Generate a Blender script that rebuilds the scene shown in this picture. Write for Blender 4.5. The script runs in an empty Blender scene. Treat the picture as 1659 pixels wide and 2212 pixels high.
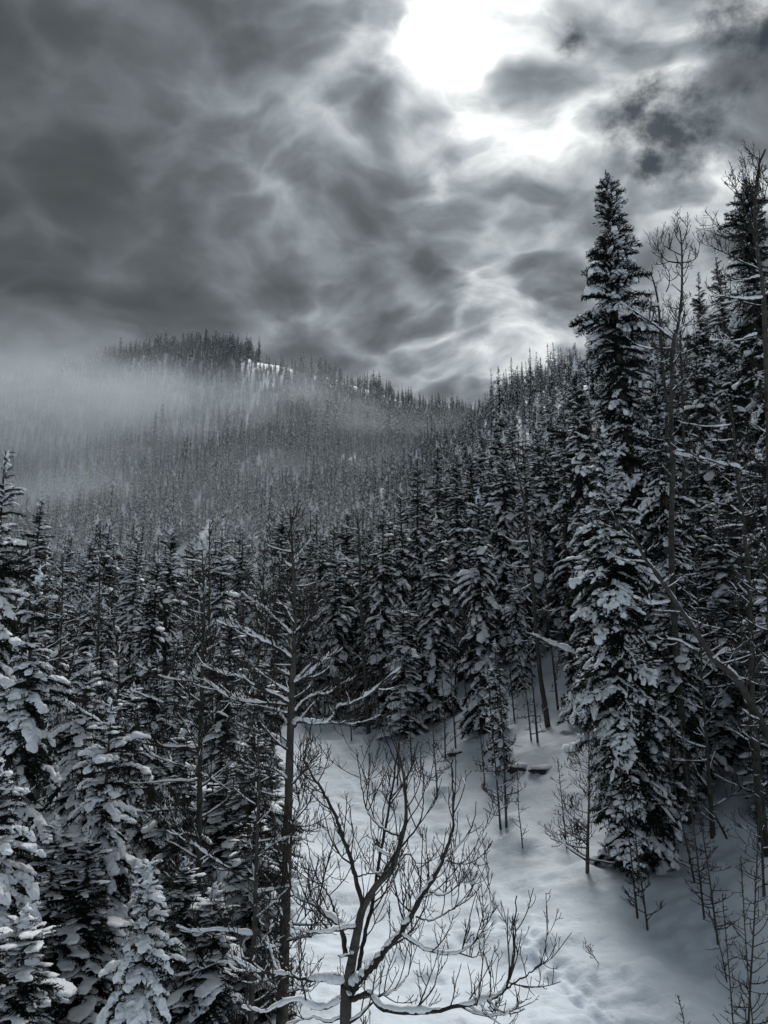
import bpy, math, random
import numpy as np
from mathutils import Vector, Matrix, Euler

scene = bpy.context.scene
C = scene.collection
R = math.radians

# ------------------------------------------------------------------ camera
PITCH = R(12.0)
cam_data = bpy.data.cameras.new('camera')
cam_data.sensor_width = 36.0
cam_data.sensor_fit = 'AUTO'
cam_data.angle = 2 * math.atan(1106.0 / 1610.0)
cam_data.clip_start = 0.1
cam_data.clip_end = 6000
cam = bpy.data.objects.new('camera', cam_data)
cam.location = (0, 0, 0)
cam.rotation_euler = (R(90) + PITCH, 0, 0)
C.objects.link(cam)
scene.camera = cam

# ------------------------------------------------------------------ sun, sky, exposure
SUN_AZ, SUN_EL = R(6.2), R(46.0)
SUN = Vector((math.sin(SUN_AZ) * math.cos(SUN_EL), math.cos(SUN_AZ) * math.cos(SUN_EL), math.sin(SUN_EL)))
sl = bpy.data.lights.new('sun', 'SUN')
sl.energy = 2.5
sl.angle = R(22)
sl.color = (1.0, 0.985, 0.95)
sun = bpy.data.objects.new('sun', sl)
sun.rotation_euler = SUN.to_track_quat('Z', 'Y').to_euler()
C.objects.link(sun)

scene.view_settings.view_transform = 'Standard'
scene.view_settings.look = 'None'
scene.view_settings.gamma = 1.0
scene.view_settings.exposure = 0.18
scene.view_settings.use_curve_mapping = False
cy = scene.cycles
cy.max_bounces = 6
cy.diffuse_bounces = 4
cy.glossy_bounces = 1
cy.transmission_bounces = 1
cy.volume_bounces = 1
cy.transparent_max_bounces = 4
cy.volume_step_rate = 2.0
cy.volume_max_steps = 128
cy.use_denoising = True
cy.denoising_prefilter = 'ACCURATE'
cy.caustics_reflective = False
cy.caustics_refractive = False


class NT:
    """small helper for writing node trees"""
    def __init__(s, tree):
        s.t = tree
        s.n = tree.nodes
        s.l = tree.links

    def new(s, typ, **kw):
        n = s.n.new(typ)
        for k, v in kw.items():
            setattr(n, k, v)
        return n

    def put(s, sock, v):
        if hasattr(v, 'is_output'):
            s.l.new(v, sock)
        elif v is not None:
            sock.default_value = v

    def m(s, op, a, b=None, c=None, clamp=False):
        n = s.new('ShaderNodeMath', operation=op, use_clamp=clamp)
        for i, v in enumerate((a, b, c)):
            if v is not None:
                s.put(n.inputs[i], v)
        return n.outputs[0]

    def v(s, op, a, b=None):
        n = s.new('ShaderNodeVectorMath', operation=op)
        s.put(n.inputs[0], a)
        if b is not None:
            s.put(n.inputs[3 if op == 'SCALE' else 1], b)
        return n.outputs['Value'] if op in ('DOT_PRODUCT', 'LENGTH', 'DISTANCE') else n.outputs[0]

    def noise(s, vec, scale, detail=4, rough=0.5, dist=0.0, col=False):
        n = s.new('ShaderNodeTexNoise')
        s.put(n.inputs['Vector'], vec)
        n.inputs['Scale'].default_value = scale
        n.inputs['Detail'].default_value = detail
        n.inputs['Roughness'].default_value = rough
        n.inputs['Distortion'].default_value = dist
        return n.outputs['Color'] if col else n.outputs[0]

    def step(s, x, lo, hi, a=0.0, b=1.0):
        n = s.new('ShaderNodeMapRange', interpolation_type='SMOOTHSTEP')
        s.put(n.inputs[0], x)
        n.inputs[1].default_value = lo
        n.inputs[2].default_value = hi
        n.inputs[3].default_value = a
        n.inputs[4].default_value = b
        return n.outputs[0]

    def mix(s, f, a, b):
        n = s.new('ShaderNodeMix', data_type='RGBA')
        s.put(n.inputs[0], f)
        s.put(n.inputs[6], a)
        s.put(n.inputs[7], b)
        return n.outputs[2]


def pix_dir(px, py):
    """direction of a point of the photograph (1659 x 2212 coordinates)"""
    u = (px - 829.5) / 1610.0
    w = (1106.0 - py) / 1610.0
    return Vector((u, math.cos(PITCH) - math.sin(PITCH) * w, math.sin(PITCH) + math.cos(PITCH) * w))


world = bpy.data.worlds.new('World')
scene.world = world
world.use_nodes = True
W = NT(world.node_tree)
for n in list(W.n):
    W.n.remove(n)
tc = W.new('ShaderNodeTexCoord')
d = W.v('NORMALIZE', tc.outputs['Generated'])
sep = W.new('ShaderNodeSeparateXYZ')
W.l.new(d, sep.inputs[0])
dx, dy, dz = sep.outputs
zz = W.m('ADD', W.m('MAXIMUM', dz, 0.0), 0.50)
comb = W.new('ShaderNodeCombineXYZ')
W.put(comb.inputs[0], W.m('DIVIDE', dx, zz))
W.put(comb.inputs[1], W.m('DIVIDE', dy, zz))
p = comb.outputs[0]
wc = W.noise(p, 2.4, 2, 0.5, col=True)
p2 = W.v('ADD', p, W.v('SCALE', W.v('SUBTRACT', wc, (0.5, 0.5, 0.5)), 0.26))
p3 = W.v('ADD', p2, W.v('SCALE', W.v('SUBTRACT', W.noise(p, 14.0, 2, 0.5, col=True), (0.5, 0.5, 0.5)), 0.045))
rolls = W.new('ShaderNodeMapping')                            # the puffs lie in rows running towards the ridge
rolls.inputs['Rotation'].default_value = (0, 0, R(-20))
rolls.inputs['Scale'].default_value = (0.72, 1.05, 1.0)
W.l.new(p3, rolls.inputs[0])
q3 = rolls.outputs[0]
big = W.step(W.noise(p2, 3.6, 5, 0.55), 0.34, 0.66)            # large masses of cloud


def puff(scale, seed, smooth, warp):
    """rounded billows: 1 in the dark belly of a puff, 0 in the thin bright seams between puffs"""
    q = W.v('ADD', q3, (seed, seed * 0.7, 0.0))
    q = W.v('ADD', q, W.v('SCALE', W.v('SUBTRACT', W.noise(q, scale * 1.1, 3, 0.5, col=True), (0.5, 0.5, 0.5)), warp))
    v = W.new('ShaderNodeTexVoronoi', feature='SMOOTH_F1')
    W.put(v.inputs['Vector'], q)
    v.inputs['Scale'].default_value = scale
    v.inputs['Smoothness'].default_value = smooth
    return W.step(v.outputs['Distance'], 0.72, 0.18)


bil = W.m('ADD', W.m('MULTIPLY', puff(10.0, 3.1, 0.22, 0.085), 0.58), W.m('MULTIPLY', puff(19.0, 7.7, 0.25, 0.045), 0.36))
bil = W.m('ADD', bil, W.m('MULTIPLY', W.step(W.noise(q3, 22.0, 5, 0.6), 0.32, 0.68), 0.17))
wisp = W.step(W.noise(q3, 6.0, 8, 0.60), 0.30, 0.70)
cosang = W.v('DOT_PRODUCT', d, tuple(SUN))
ang = W.m('ARCCOSINE', W.m('MINIMUM', cosang, 0.99999))
# the deck thickens towards the west, where the storm sits on the mountain
west = W.step(W.m('ADD', dx, W.m('MULTIPLY', W.m('SUBTRACT', W.noise(p, 2.6, 4, 0.5), 0.5), 0.60)), 0.16, -0.46)
thick = W.m('ADD', W.m('ADD', 0.06, W.m('MULTIPLY', big, W.m('ADD', 0.09, W.m('MULTIPLY', west, 0.2)))), W.m('MULTIPLY', bil, W.m('SUBTRACT', 1.12, W.m('MULTIPLY', west, 0.35))))
thick = W.m('ADD', thick, W.m('MULTIPLY', wisp, 0.20))
thick = W.m('ADD', thick, W.m('MULTIPLY', west, 0.74))
low = W.step(dz, 0.60, 0.36)
thick = W.m('ADD', thick, W.m('MULTIPLY', low, 0.05))
trans = W.m('EXPONENT', W.m('MULTIPLY', thick, -2.25))
g1 = W.m('EXPONENT', W.m('DIVIDE', ang, -0.040))
g2 = W.m('EXPONENT', W.m('DIVIDE', ang, -0.16))
g3 = W.m('EXPONENT', W.m('DIVIDE', ang, -1.0))
lit = W.m('ADD', W.m('ADD', W.m('MULTIPLY', g2, 0.32), W.m('MULTIPLY', g3, 1.22)), 0.25)
lit = W.m('ADD', lit, W.m('MULTIPLY', g1, 11.0))
lum = W.m('ADD', W.m('MULTIPLY', lit, trans), 0.062)
cc = W.mix(W.step(lum, 0.10, 0.9), (0.86, 0.97, 1.05, 1), (0.97, 1.0, 1.0, 1))
cloud_col = W.v('SCALE', cc, lum)
# openings with the dark blue sky above the deck
gap = None
for (px, py, rad) in ((1440, 265, 0.070), (1480, 215, 0.045), (1405, 345, 0.035), (1240, 80, 0.022), (1655, 70, 0.07)):
    dd = pix_dir(px, py).normalized()
    g = W.m('SUBTRACT', 1.0, W.m('DIVIDE', W.v('DISTANCE', d, tuple(dd)), rad))
    gap = g if gap is None else W.m('MAXIMUM', gap, g)
hole = W.noise(p, 11.0, 8, 0.64)
gapn = W.m('ADD', gap, W.m('MULTIPLY', W.m('SUBTRACT', hole, 0.5), 4.5))
gapf = W.m('MULTIPLY', W.step(gapn, -0.2, 1.2), W.step(gap, -1.3, 0.2))
sky = W.new('ShaderNodeTexSky', sky_type='NISHITA')
sky.sun_disc = False
sky.sun_elevation = SUN_EL
sky.sun_rotation = SUN_AZ
sky.altitude = 2900
sky.air_density = 1.0
sky.dust_density = 0.3
bg_sky = W.new('ShaderNodeBackground')
W.put(bg_sky.inputs[0], W.v('MULTIPLY', sky.outputs[0], (0.42, 0.38, 0.27)))   # thin high veil in the openings
bg_sky.inputs[1].default_value = 0.05
bg_cl = W.new('ShaderNodeBackground')
W.put(bg_cl.inputs[0], cloud_col)
bg_cl.inputs[1].default_value = 1.0
mixs = W.new('ShaderNodeMixShader')
W.put(mixs.inputs[0], W.m('MULTIPLY', gapf, 0.93))
W.l.new(bg_cl.outputs[0], mixs.inputs[1])
W.l.new(bg_sky.outputs[0], mixs.inputs[2])
wo = W.new('ShaderNodeOutputWorld')
W.l.new(mixs.outputs[0], wo.inputs[0])
world.cycles.sampling_method = 'MANUAL'
world.cycles.sample_map_resolution = 512

# ------------------------------------------------------------------ materials
def material(name, rough=0.8):
    m = bpy.data.materials.new(name)
    m.use_nodes = True
    t = NT(m.node_tree)
    b = m.node_tree.nodes['Principled BSDF']
    b.inputs['Roughness'].default_value = rough
    return m, t, b


def mat_snow(name, col, bump_scale, bump_strength, grain):
    m, t, b = material(name, 0.65)
    geo = t.new('ShaderNodeNewGeometry')
    n = t.noise(geo.outputs['Position'], bump_scale, 5, 0.62)
    b.inputs['Base Color'].default_value = col
    t.put(b.inputs['Base Color'], t.mix(t.step(n, 0.3, 0.7), tuple(c * 0.94 for c in col[:3]) + (1,), col))
    b.inputs['Specular IOR Level'].default_value = 0.25
    bp = t.new('ShaderNodeBump')
    bp.inputs['Strength'].default_value = bump_strength
    bp.inputs['Distance'].default_value = grain
    t.put(bp.inputs['Height'], n)
    t.l.new(bp.outputs[0], b.inputs['Normal'])
    return m


M_GROUND = mat_snow('ground_snow', (0.71, 0.79, 0.88, 1), 5.0, 0.55, 0.07)
M_SNOW = mat_snow('branch_snow', (0.83, 0.87, 0.91, 1), 14.0, 0.45, 0.035)
M_RIME = mat_snow('distant_branch_snow', (0.84, 0.87, 0.90, 1), 1.0, 0.2, 0.1)


def mat_needles(name, a, bcol, scale):
    m, t, b = material(name, 0.75)
    geo = t.new('ShaderNodeNewGeometry')
    n = t.noise(geo.outputs['Position'], scale, 3, 0.6)
    oi = t.new('ShaderNodeObjectInfo')
    f = t.m('ADD', t.m('MULTIPLY', n, 0.75), t.m('MULTIPLY', oi.outputs['Random'], 0.25))
    t.put(b.inputs['Base Color'], t.mix(t.step(f, 0.25, 0.75), a, bcol))
    b.inputs['Specular IOR Level'].default_value = 0.15
    return m


M_NEEDLE = mat_needles('fir_needles', (0.009, 0.014, 0.011, 1), (0.024, 0.033, 0.024, 1), 3.0)
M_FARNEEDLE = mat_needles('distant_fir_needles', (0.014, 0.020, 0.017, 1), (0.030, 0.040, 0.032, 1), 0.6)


def mat_bark(name, a, bcol, dark, ring):
    m, t, b = material(name, 0.85)
    geo = t.new('ShaderNodeNewGeometry')
    mp = t.new('ShaderNodeMapping')
    mp.inputs['Scale'].default_value = (3, 3, 14)
    t.l.new(geo.outputs['Position'], mp.inputs[0])
    n1 = t.noise(geo.outputs['Position'], 5.0, 4, 0.6)
    n2 = t.noise(mp.outputs[0], 1.4, 4, 0.6)
    c = t.mix(t.step(n1, 0.3, 0.7), a, bcol)
    c = t.mix(t.m('MULTIPLY', t.step(n2, 0.55, 0.66), ring), c, dark)
    t.put(b.inputs['Base Color'], c)
    b.inputs['Specular IOR Level'].default_value = 0.2
    bp = t.new('ShaderNodeBump')
    bp.inputs['Strength'].default_value = 0.5
    bp.inputs['Distance'].default_value = 0.02
    t.put(bp.inputs['Height'], n2)
    t.l.new(bp.outputs[0], b.inputs['Normal'])
    return m


M_BARK = mat_bark('aspen_bark', (0.045, 0.045, 0.037, 1), (0.090, 0.088, 0.074, 1), (0.03, 0.028, 0.024, 1), 0.85)
M_TWIG = mat_bark('aspen_twig_bark', (0.022, 0.020, 0.017, 1), (0.045, 0.041, 0.034, 1), (0.02, 0.018, 0.015, 1), 0.6)
M_FIRBARK = mat_bark('fir_bark', (0.035, 0.030, 0.025, 1), (0.075, 0.065, 0.055, 1), (0.015, 0.013, 0.012, 1), 0.6)
M_ROCK = mat_bark('rock', (0.025, 0.025, 0.026, 1), (0.08, 0.08, 0.08, 1), (0.012, 0.012, 0.012, 1), 0.5)


# ------------------------------------------------------------------ terrain
def _hash(ix, iy, seed):
    h = (ix.astype(np.int64) * 374761393 + iy.astype(np.int64) * 668265263 + seed * 974711) & 0x7fffffff
    h = ((h ^ (h >> 13)) * 1274126177) & 0x7fffffff
    h = h ^ (h >> 16)
    return (h % 65536) / 65535.0


def vnoise(x, y, seed=0):
    x0, y0 = np.floor(x), np.floor(y)
    fx, fy = x - x0, y - y0
    fx, fy = fx * fx * fx * (fx * (fx * 6 - 15) + 10), fy * fy * fy * (fy * (fy * 6 - 15) + 10)
    a = _hash(x0, y0, seed); b = _hash(x0 + 1, y0, seed)
    c = _hash(x0, y0 + 1, seed); e = _hash(x0 + 1, y0 + 1, seed)
    return (a * (1 - fx) + b * fx) * (1 - fy) + (c * (1 - fx) + e * fx) * fy - 0.5


def fbm(x, y, octaves=4, seed=0):
    s, amp = 0.0, 1.0
    for k in range(octaves):
        s = s + amp * vnoise(x * 2 ** k + 17.3 * k, y * 2 ** k - 9.1 * k, seed + k)
        amp *= 0.5
    return s


RR = np.array([0, 6, 12, 17, 22, 28, 36, 48, 65, 90, 130, 200, 300, 450, 600, 800, 1200, 1800], float)
TT = np.array([-180, -90, -45, -27, -22, -17, -13, -9, -5, -1, 3, 5, 7, 11.5, 17, 24, 32, 45, 90, 180], float)
ZZ = np.array([
    [-8, -8, -8, -7, -6, -5, -3, 0, 5, 12, 20, 30, 40, 50, 60, 70, 80, 80],
    [-8, -8, -7.5, -7, -6.5, -6, -5, -3, 0, 4, 8, 16, 30, 60, 90, 110, 120, 120],
    [-8, -8, -8, -7.5, -7, -6.5, -6, -5, -3.5, -1, 3, 14, 40, 90, 150, 170, 180, 180],
    [-8, -8, -8, -7.8, -7.5, -7, -6.5, -5.5, -4.5, -3, 0, 13, 45, 110, 200, 196, 190, 190],
    [-8, -8, -8, -7.7, -7.3, -6.9, -6.3, -5.3, -4.2, -2.8, 0.5, 15, 52, 130, 227, 215, 200, 190],
    [-8, -8, -8, -7.6, -7.2, -6.8, -6.2, -5.2, -4, -2.5, 2, 19, 60, 145, 251, 232, 205, 190],
    [-8, -8, -8, -7.5, -7.1, -6.7, -6.0, -5.0, -3.6, -1.8, 3.5, 24, 68, 155, 262, 240, 205, 190],
    [-8, -8, -7.8, -7.3, -7.0, -6.5, -5.8, -4.6, -2.8, -0.5, 5, 26, 70, 154, 246, 225, 200, 190],
    [-8, -8, -7.6, -7.1, -6.8, -6.3, -5.6, -4.4, -2.7, 0, 6, 27, 70, 152, 236, 215, 190, 180],
    [-8, -8, -7.5, -7.0, -6.7, -6.2, -5.5, -4.2, -2.2, 1.5, 9, 31, 71, 150, 224, 205, 180, 170],
    [-8, -8, -7.4, -7.0, -6.6, -6.1, -5.2, -3.6, -1.2, 4, 14, 38, 76, 145, 212, 195, 170, 160],
    [-8, -8, -7.4, -6.9, -6.5, -6.0, -4.9, -2.9, 0.2, 7, 19, 46, 85, 142, 208, 190, 170, 160],
    [-8, -8, -7.3, -6.8, -6.4, -5.8, -4.5, -2.0, 2, 10, 25, 55, 96, 140, 195, 185, 170, 160],
    [-8, -8, -7.2, -6.6, -6.2, -5.4, -3.5, -0.4, 5.2, 15, 33, 70, 112, 150, 190, 185, 170, 160],
    [-8, -8, -7.1, -6.6, -6.0, -5.3, -2.6, 2, 9, 19, 38, 75, 112, 150, 195, 190, 170, 160],
    [-8, -8, -7.0, -6.4, -5.7, -4.2, -1.2, 4.5, 12, 23, 42, 74, 112, 150, 200, 195, 170, 160],
    [-8, -8, -6.8, -6.0, -5.0, -3.0, 1.0, 6.5, 14, 25, 43, 74, 112, 150, 205, 195, 170, 160],
    [-8, -7.8, -6.5, -5.2, -3.5, 0, 5, 12, 21, 36, 60, 102, 145, 185, 205, 195, 170, 160],
    [-8, -7, -5, -3, 0, 4, 9, 17, 28, 44, 68, 105, 150, 190, 205, 195, 170, 160],
    [-8, -8, -8, -7, -6, -5, -3, 0, 5, 12, 20, 30, 40, 50, 60, 70, 80, 80]], float)
_U = np.log(RR + 6.0)


def _pchip_slopes(x, y):
    """monotone slopes along the last axis"""
    h = np.diff(x)
    dl = np.diff(y, axis=-1) / h
    m = np.zeros_like(y)
    w1 = 2 * h[1:] + h[:-1]
    w2 = h[1:] + 2 * h[:-1]
    a, b = dl[..., :-1], dl[..., 1:]
    with np.errstate(divide='ignore', invalid='ignore'):
        v = (w1 + w2) / (w1 / a + w2 / b)
    m[..., 1:-1] = np.where(a * b > 0, v, 0.0)
    m[..., 0], m[..., -1] = dl[..., 0], dl[..., -1]
    return m


def _herm(x, y, m, i, xq):
    h = x[i + 1] - x[i]
    t = (xq - x[i]) / h
    return y, m, i, t, h


_UF = np.linspace(_U[0], _U[-1], 500)
_mr = _pchip_slopes(_U, ZZ)
_i = np.clip(np.searchsorted(_U, _UF) - 1, 0, len(_U) - 2)
_h = (_U[_i + 1] - _U[_i]); _t = (_UF - _U[_i]) / _h
ZF = ((2 * _t**3 - 3 * _t**2 + 1) * ZZ[:, _i] + (_t**3 - 2 * _t**2 + _t) * _h * _mr[:, _i]
      + (-2 * _t**3 + 3 * _t**2) * ZZ[:, _i + 1] + (_t**3 - _t**2) * _h * _mr[:, _i + 1])
_TF = np.linspace(-180, 180, 1441)
_mt = _pchip_slopes(TT, ZF.T.copy())
_i = np.clip(np.searchsorted(TT, _TF) - 1, 0, len(TT) - 2)
_h = (TT[_i + 1] - TT[_i]); _t = (_TF - TT[_i]) / _h
ZT = ((2 * _t**3 - 3 * _t**2 + 1) * ZF.T[:, _i] + (_t**3 - 2 * _t**2 + _t) * _h * _mt[:, _i]
      + (-2 * _t**3 + 3 * _t**2) * ZF.T[:, _i + 1] + (_t**3 - _t**2) * _h * _mt[:, _i + 1])   # [r, theta]
for _ in range(3):                                           # soften the creases of the table
    ZT[1:-1] = (ZT[:-2] + 2 * ZT[1:-1] + ZT[2:]) / 4
_k = np.exp(-0.5 * (np.arange(-10, 11) / 4.5) ** 2); _k /= _k.sum()
ZT = np.stack([np.convolve(np.pad(row, 10, mode='wrap'), _k, mode='valid') for row in ZT])

TRACK = None
DENTS = []                                                   # (x, y, radius, depth): hollows and mounds


def ground(x, y):
    x = np.asarray(x, float); y = np.asarray(y, float)
    r = np.hypot(x, y)
    th = np.degrees(np.arctan2(x, y))
    u = (np.log(r + 6.0) - _UF[0]) / (_UF[1] - _UF[0])
    v = (th + 180) / (_TF[1] - _TF[0])
    ui = np.clip(np.floor(u).astype(int), 0, len(_UF) - 2); vi = np.clip(np.floor(v).astype(int), 0, len(_TF) - 2)
    fu, fv = np.clip(u - ui, 0, 1), v - vi
    z = ((ZT[ui, vi] * (1 - fv) + ZT[ui, vi + 1] * fv) * (1 - fu) + (ZT[ui + 1, vi] * (1 - fv) + ZT[ui + 1, vi + 1] * fv) * fu)
    s = np.clip(r / 60.0, 0.0, 1.0)
    z = z + fbm(x * 0.13, y * 0.13, 3, 3) * 0.75 + fbm(x * 0.6, y * 0.6, 3, 11) * 0.22
    nr_ = np.clip((70.0 - r) / 30.0, 0, 1)
    z = z + nr_ * (fbm(x * 2.2, y * 2.2, 3, 61) * 0.05 + np.clip(fbm(x * 0.9, y * 0.9, 2, 71) - 0.22, 0, 1) * 0.45)
    z = z + fbm(x * 0.02, y * 0.02, 4, 23) * 7.0 * np.clip((r - 60) / 200.0, 0, 1)
    for (cx, cy_, rad, dep) in DENTS:
        z = z + dep * np.exp(-((x - cx) ** 2 + (y - cy_) ** 2) / (rad * rad))
    if TRACK is not None:
        tx, ty = TRACK
        dmin = np.full(x.shape, 9e9); tt = np.zeros(x.shape)
        near = (r > 14) & (r < 62) & (np.abs(x) < 22)
        if near.any():
            X, Y = x[near], y[near]
            dm = np.full(X.shape, 9e9); pt = np.zeros(X.shape); sg = np.zeros(X.shape); acc = 0.0
            for i in range(len(tx) - 1):
                ax, ay, bx, by = tx[i], ty[i], tx[i + 1], ty[i + 1]
                L = math.hypot(bx - ax, by - ay)
                k = np.clip(((X - ax) * (bx - ax) + (Y - ay) * (by - ay)) / (L * L), 0, 1)
                q = np.hypot(X - ax - k * (bx - ax), Y - ay - k * (by - ay))
                sd = np.sign((X - ax) * (by - ay) - (Y - ay) * (bx - ax))
                w = q < dm
                dm = np.where(w, q, dm); pt = np.where(w, acc + k * L, pt); sg = np.where(w, sd, sg)
                acc += L
            wob = 0.25 * vnoise(pt * 0.35, pt * 0, 41)
            o = sg * dm + wob
            rut = np.exp(-((np.abs(o) - 0.16) / 0.12) ** 2) * (0.6 + 0.5 * np.sin(pt * 9.0 + sg * 1.6 + 3 * vnoise(pt, pt * 0, 5)))
            berm = np.exp(-((np.abs(o) - 0.55) / 0.25) ** 2) * (0.5 + 1.2 * vnoise(X * 2.2, Y * 2.2, 8))
            lump = np.exp(-(o / 0.9) ** 2) * fbm(X * 3.1, Y * 3.1, 2, 77)
            fade = np.clip(vnoise(pt * 0.15, pt * 0, 9) * 1.6 + 1.0, 0.3, 1.4)
            dz_ = (-0.13 * rut + 0.06 * berm + 0.08 * lump) * fade
            z = z.copy()
            z[near] += dz_
    return z


def gz(x, y):
    return float(ground(np.array([x]), np.array([y]))[0])


def hit_ground(px, py):
    """where the sight line of a point of the photograph meets the snow"""
    dr = pix_dir(px, py)
    s = np.geomspace(8, 700, 1500)
    z = ground(dr.x * s, dr.y * s)
    k = np.nonzero(dr.z * s < z)[0]
    i = k[0] if len(k) else len(s) - 1
    return Vector((dr.x * s[i], dr.y * s[i], z[i])), s[i] * dr.y


def at(px, py, y):
    """a point at forward distance y that shows at (px, py)"""
    dr = pix_dir(px, py)
    return dr * (y / dr.y)


_tp = [hit_ground(*q)[0] for q in ((640, 1560), (760, 1680), (880, 1790), (960, 1870), (1060, 1960), (1180, 2080), (1290, 2170), (1400, 2260))]
_tp2 = [(q.x, q.y) for q in _tp]
DENTS += [(hit_ground(*q)[0].x, hit_ground(*q)[0].y, a, b) for (q, a, b) in (
    ((1150, 1640), 1.6, 0.55), ((1170, 1672), 0.8, -0.35), ((1240, 1850), 0.45, -0.30), ((1110, 1620), 1.1, 0.3),
    ((1130, 2090), 0.9, -0.10), ((1120, 1930), 0.5, -0.07), ((1560, 1800), 1.5, 0.45), ((1600, 1700), 2.0, 0.5),
    ((1000, 1560), 1.5, 0.5), ((870, 1580), 1.8, 0.5), ((720, 1800), 1.3, 0.35), ((800, 1960), 1.1, 0.3), ((1640, 1930), 1.2, 0.4))]
TRACK = ([q[0] for q in _tp2], [q[1] for q in _tp2])


def build_ground():
    th = np.concatenate([np.linspace(-180, -40, 60, endpoint=False), np.linspace(-40, 40, 430, endpoint=False), np.linspace(40, 180, 61)])
    r = np.concatenate([np.linspace(0.5, 14, 30, endpoint=False), np.geomspace(14, 60, 330, endpoint=False), np.geomspace(60, 1750, 150)])
    T, Rr = np.meshgrid(np.radians(th), r)
    x, y = Rr * np.sin(T), Rr * np.cos(T)
    z = ground(x.ravel(), y.ravel())
    v = np.stack([x.ravel(), y.ravel(), z], 1)
    nr, nt = x.shape
    i, j = np.meshgrid(np.arange(nr - 1), np.arange(nt - 1), indexing='ij')
    a = (i * nt + j).ravel()
    f = np.stack([a, a + 1, a + nt + 1, a + nt], 1)[:, ::-1]
    return v, f


# ------------------------------------------------------------------ mesh builder
class MB:
    def __init__(s):
        s.v, s.f, s.n = [], [], 0
        s.mi = []

    def add(s, v, f, mi=0):
        s.v.append(np.asarray(v, np.float32).reshape(-1, 3))
        f = np.asarray(f, np.int64)
        if len(f):
            s.f.append(f + s.n)
            s.mi.append(np.full(len(f), mi, np.int32))
        s.n += len(s.v[-1])

    def mesh(s, name, mats, smooth=True):
        me = bpy.data.meshes.new(name)
        V = np.concatenate(s.v) if s.v else np.zeros((0, 3), np.float32)
        me.vertices.add(len(V))
        me.vertices.foreach_set('co', V.ravel())
        nl = sum(f.size for f in s.f)
        npoly = sum(len(f) for f in s.f)
        me.loops.add(nl)
        me.polygons.add(npoly)
        me.loops.foreach_set('vertex_index', np.concatenate([f.ravel() for f in s.f]).astype(np.int32))
        tot = np.concatenate([np.full(len(f), f.shape[1], np.int32) for f in s.f])
        st = np.concatenate([[0], np.cumsum(tot)[:-1]]).astype(np.int32)
        me.polygons.foreach_set('loop_start', st)
        me.polygons.foreach_set('material_index', np.concatenate(s.mi))
        me.polygons.foreach_set('use_smooth', np.full(npoly, smooth))
        for m in mats:
            me.materials.append(m)
        me.update(calc_edges=True)
        return me

    def obj(s, name, mats, parent=None, smooth=True):
        o = bpy.data.objects.new(name, s.mesh(name, mats, smooth))
        C.objects.link(o)
        if parent is not None:
            o.parent = parent
        return o


def tube(mb, pts, rad, sides=4, mi=0, cap=False, flat=1.0):
    P = np.asarray(pts, float)
    n = len(P)
    T = np.gradient(P, axis=0)
    T /= np.linalg.norm(T, axis=1, keepdims=True) + 1e-9
    ref = np.array([0, 0, 1.0]) if abs(T[:, 2].mean()) < 0.8 else np.array([1.0, 0, 0])
    A = np.cross(T, ref); A /= np.linalg.norm(A, axis=1, keepdims=True) + 1e-9
    B = np.cross(A, T)
    a = np.arange(sides) * 2 * math.pi / sides
    rad = np.broadcast_to(np.asarray(rad, float), (n,))
    V = P[:, None, :] + rad[:, None, None] * (np.cos(a)[None, :, None] * A[:, None, :] + flat * np.sin(a)[None, :, None] * B[:, None, :])
    i, j = np.meshgrid(np.arange(n - 1), np.arange(sides), indexing='ij')
    q = np.stack([i * sides + j, i * sides + (j + 1) % sides, (i + 1) * sides + (j + 1) % sides, (i + 1) * sides + j], -1).reshape(-1, 4)
    mb.add(V.reshape(-1, 3), q, mi)


def icosphere(sub):
    t = (1 + 5 ** 0.5) / 2
    v = [(-1, t, 0), (1, t, 0), (-1, -t, 0), (1, -t, 0), (0, -1, t), (0, 1, t), (0, -1, -t), (0, 1, -t), (t, 0, -1), (t, 0, 1), (-t, 0, -1), (-t, 0, 1)]
    f = [(0, 11, 5), (0, 5, 1), (0, 1, 7), (0, 7, 10), (0, 10, 11), (1, 5, 9), (5, 11, 4), (11, 10, 2), (10, 7, 6), (7, 1, 8),
         (3, 9, 4), (3, 4, 2), (3, 2, 6), (3, 6, 8), (3, 8, 9), (4, 9, 5), (2, 4, 11), (6, 2, 10), (8, 6, 7), (9, 8, 1)]
    v = [np.array(q, float) / np.linalg.norm(q) for q in v]
    for _ in range(sub):
        c, nf = {}, []

        def mid(a, b):
            k = (min(a, b), max(a, b))
            if k not in c:
                m = v[a] + v[b]
                v.append(m / np.linalg.norm(m)); c[k] = len(v) - 1
            return c[k]
        for (a, b, e) in f:
            ab, be, ea = mid(a, b), mid(b, e), mid(e, a)
            nf += [(a, ab, ea), (b, be, ab), (e, ea, be), (ab, be, ea)]
        f = nf
    return np.array(v), np.array(f)


ICO1, ICO2 = icosphere(1), icosphere(2)


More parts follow.
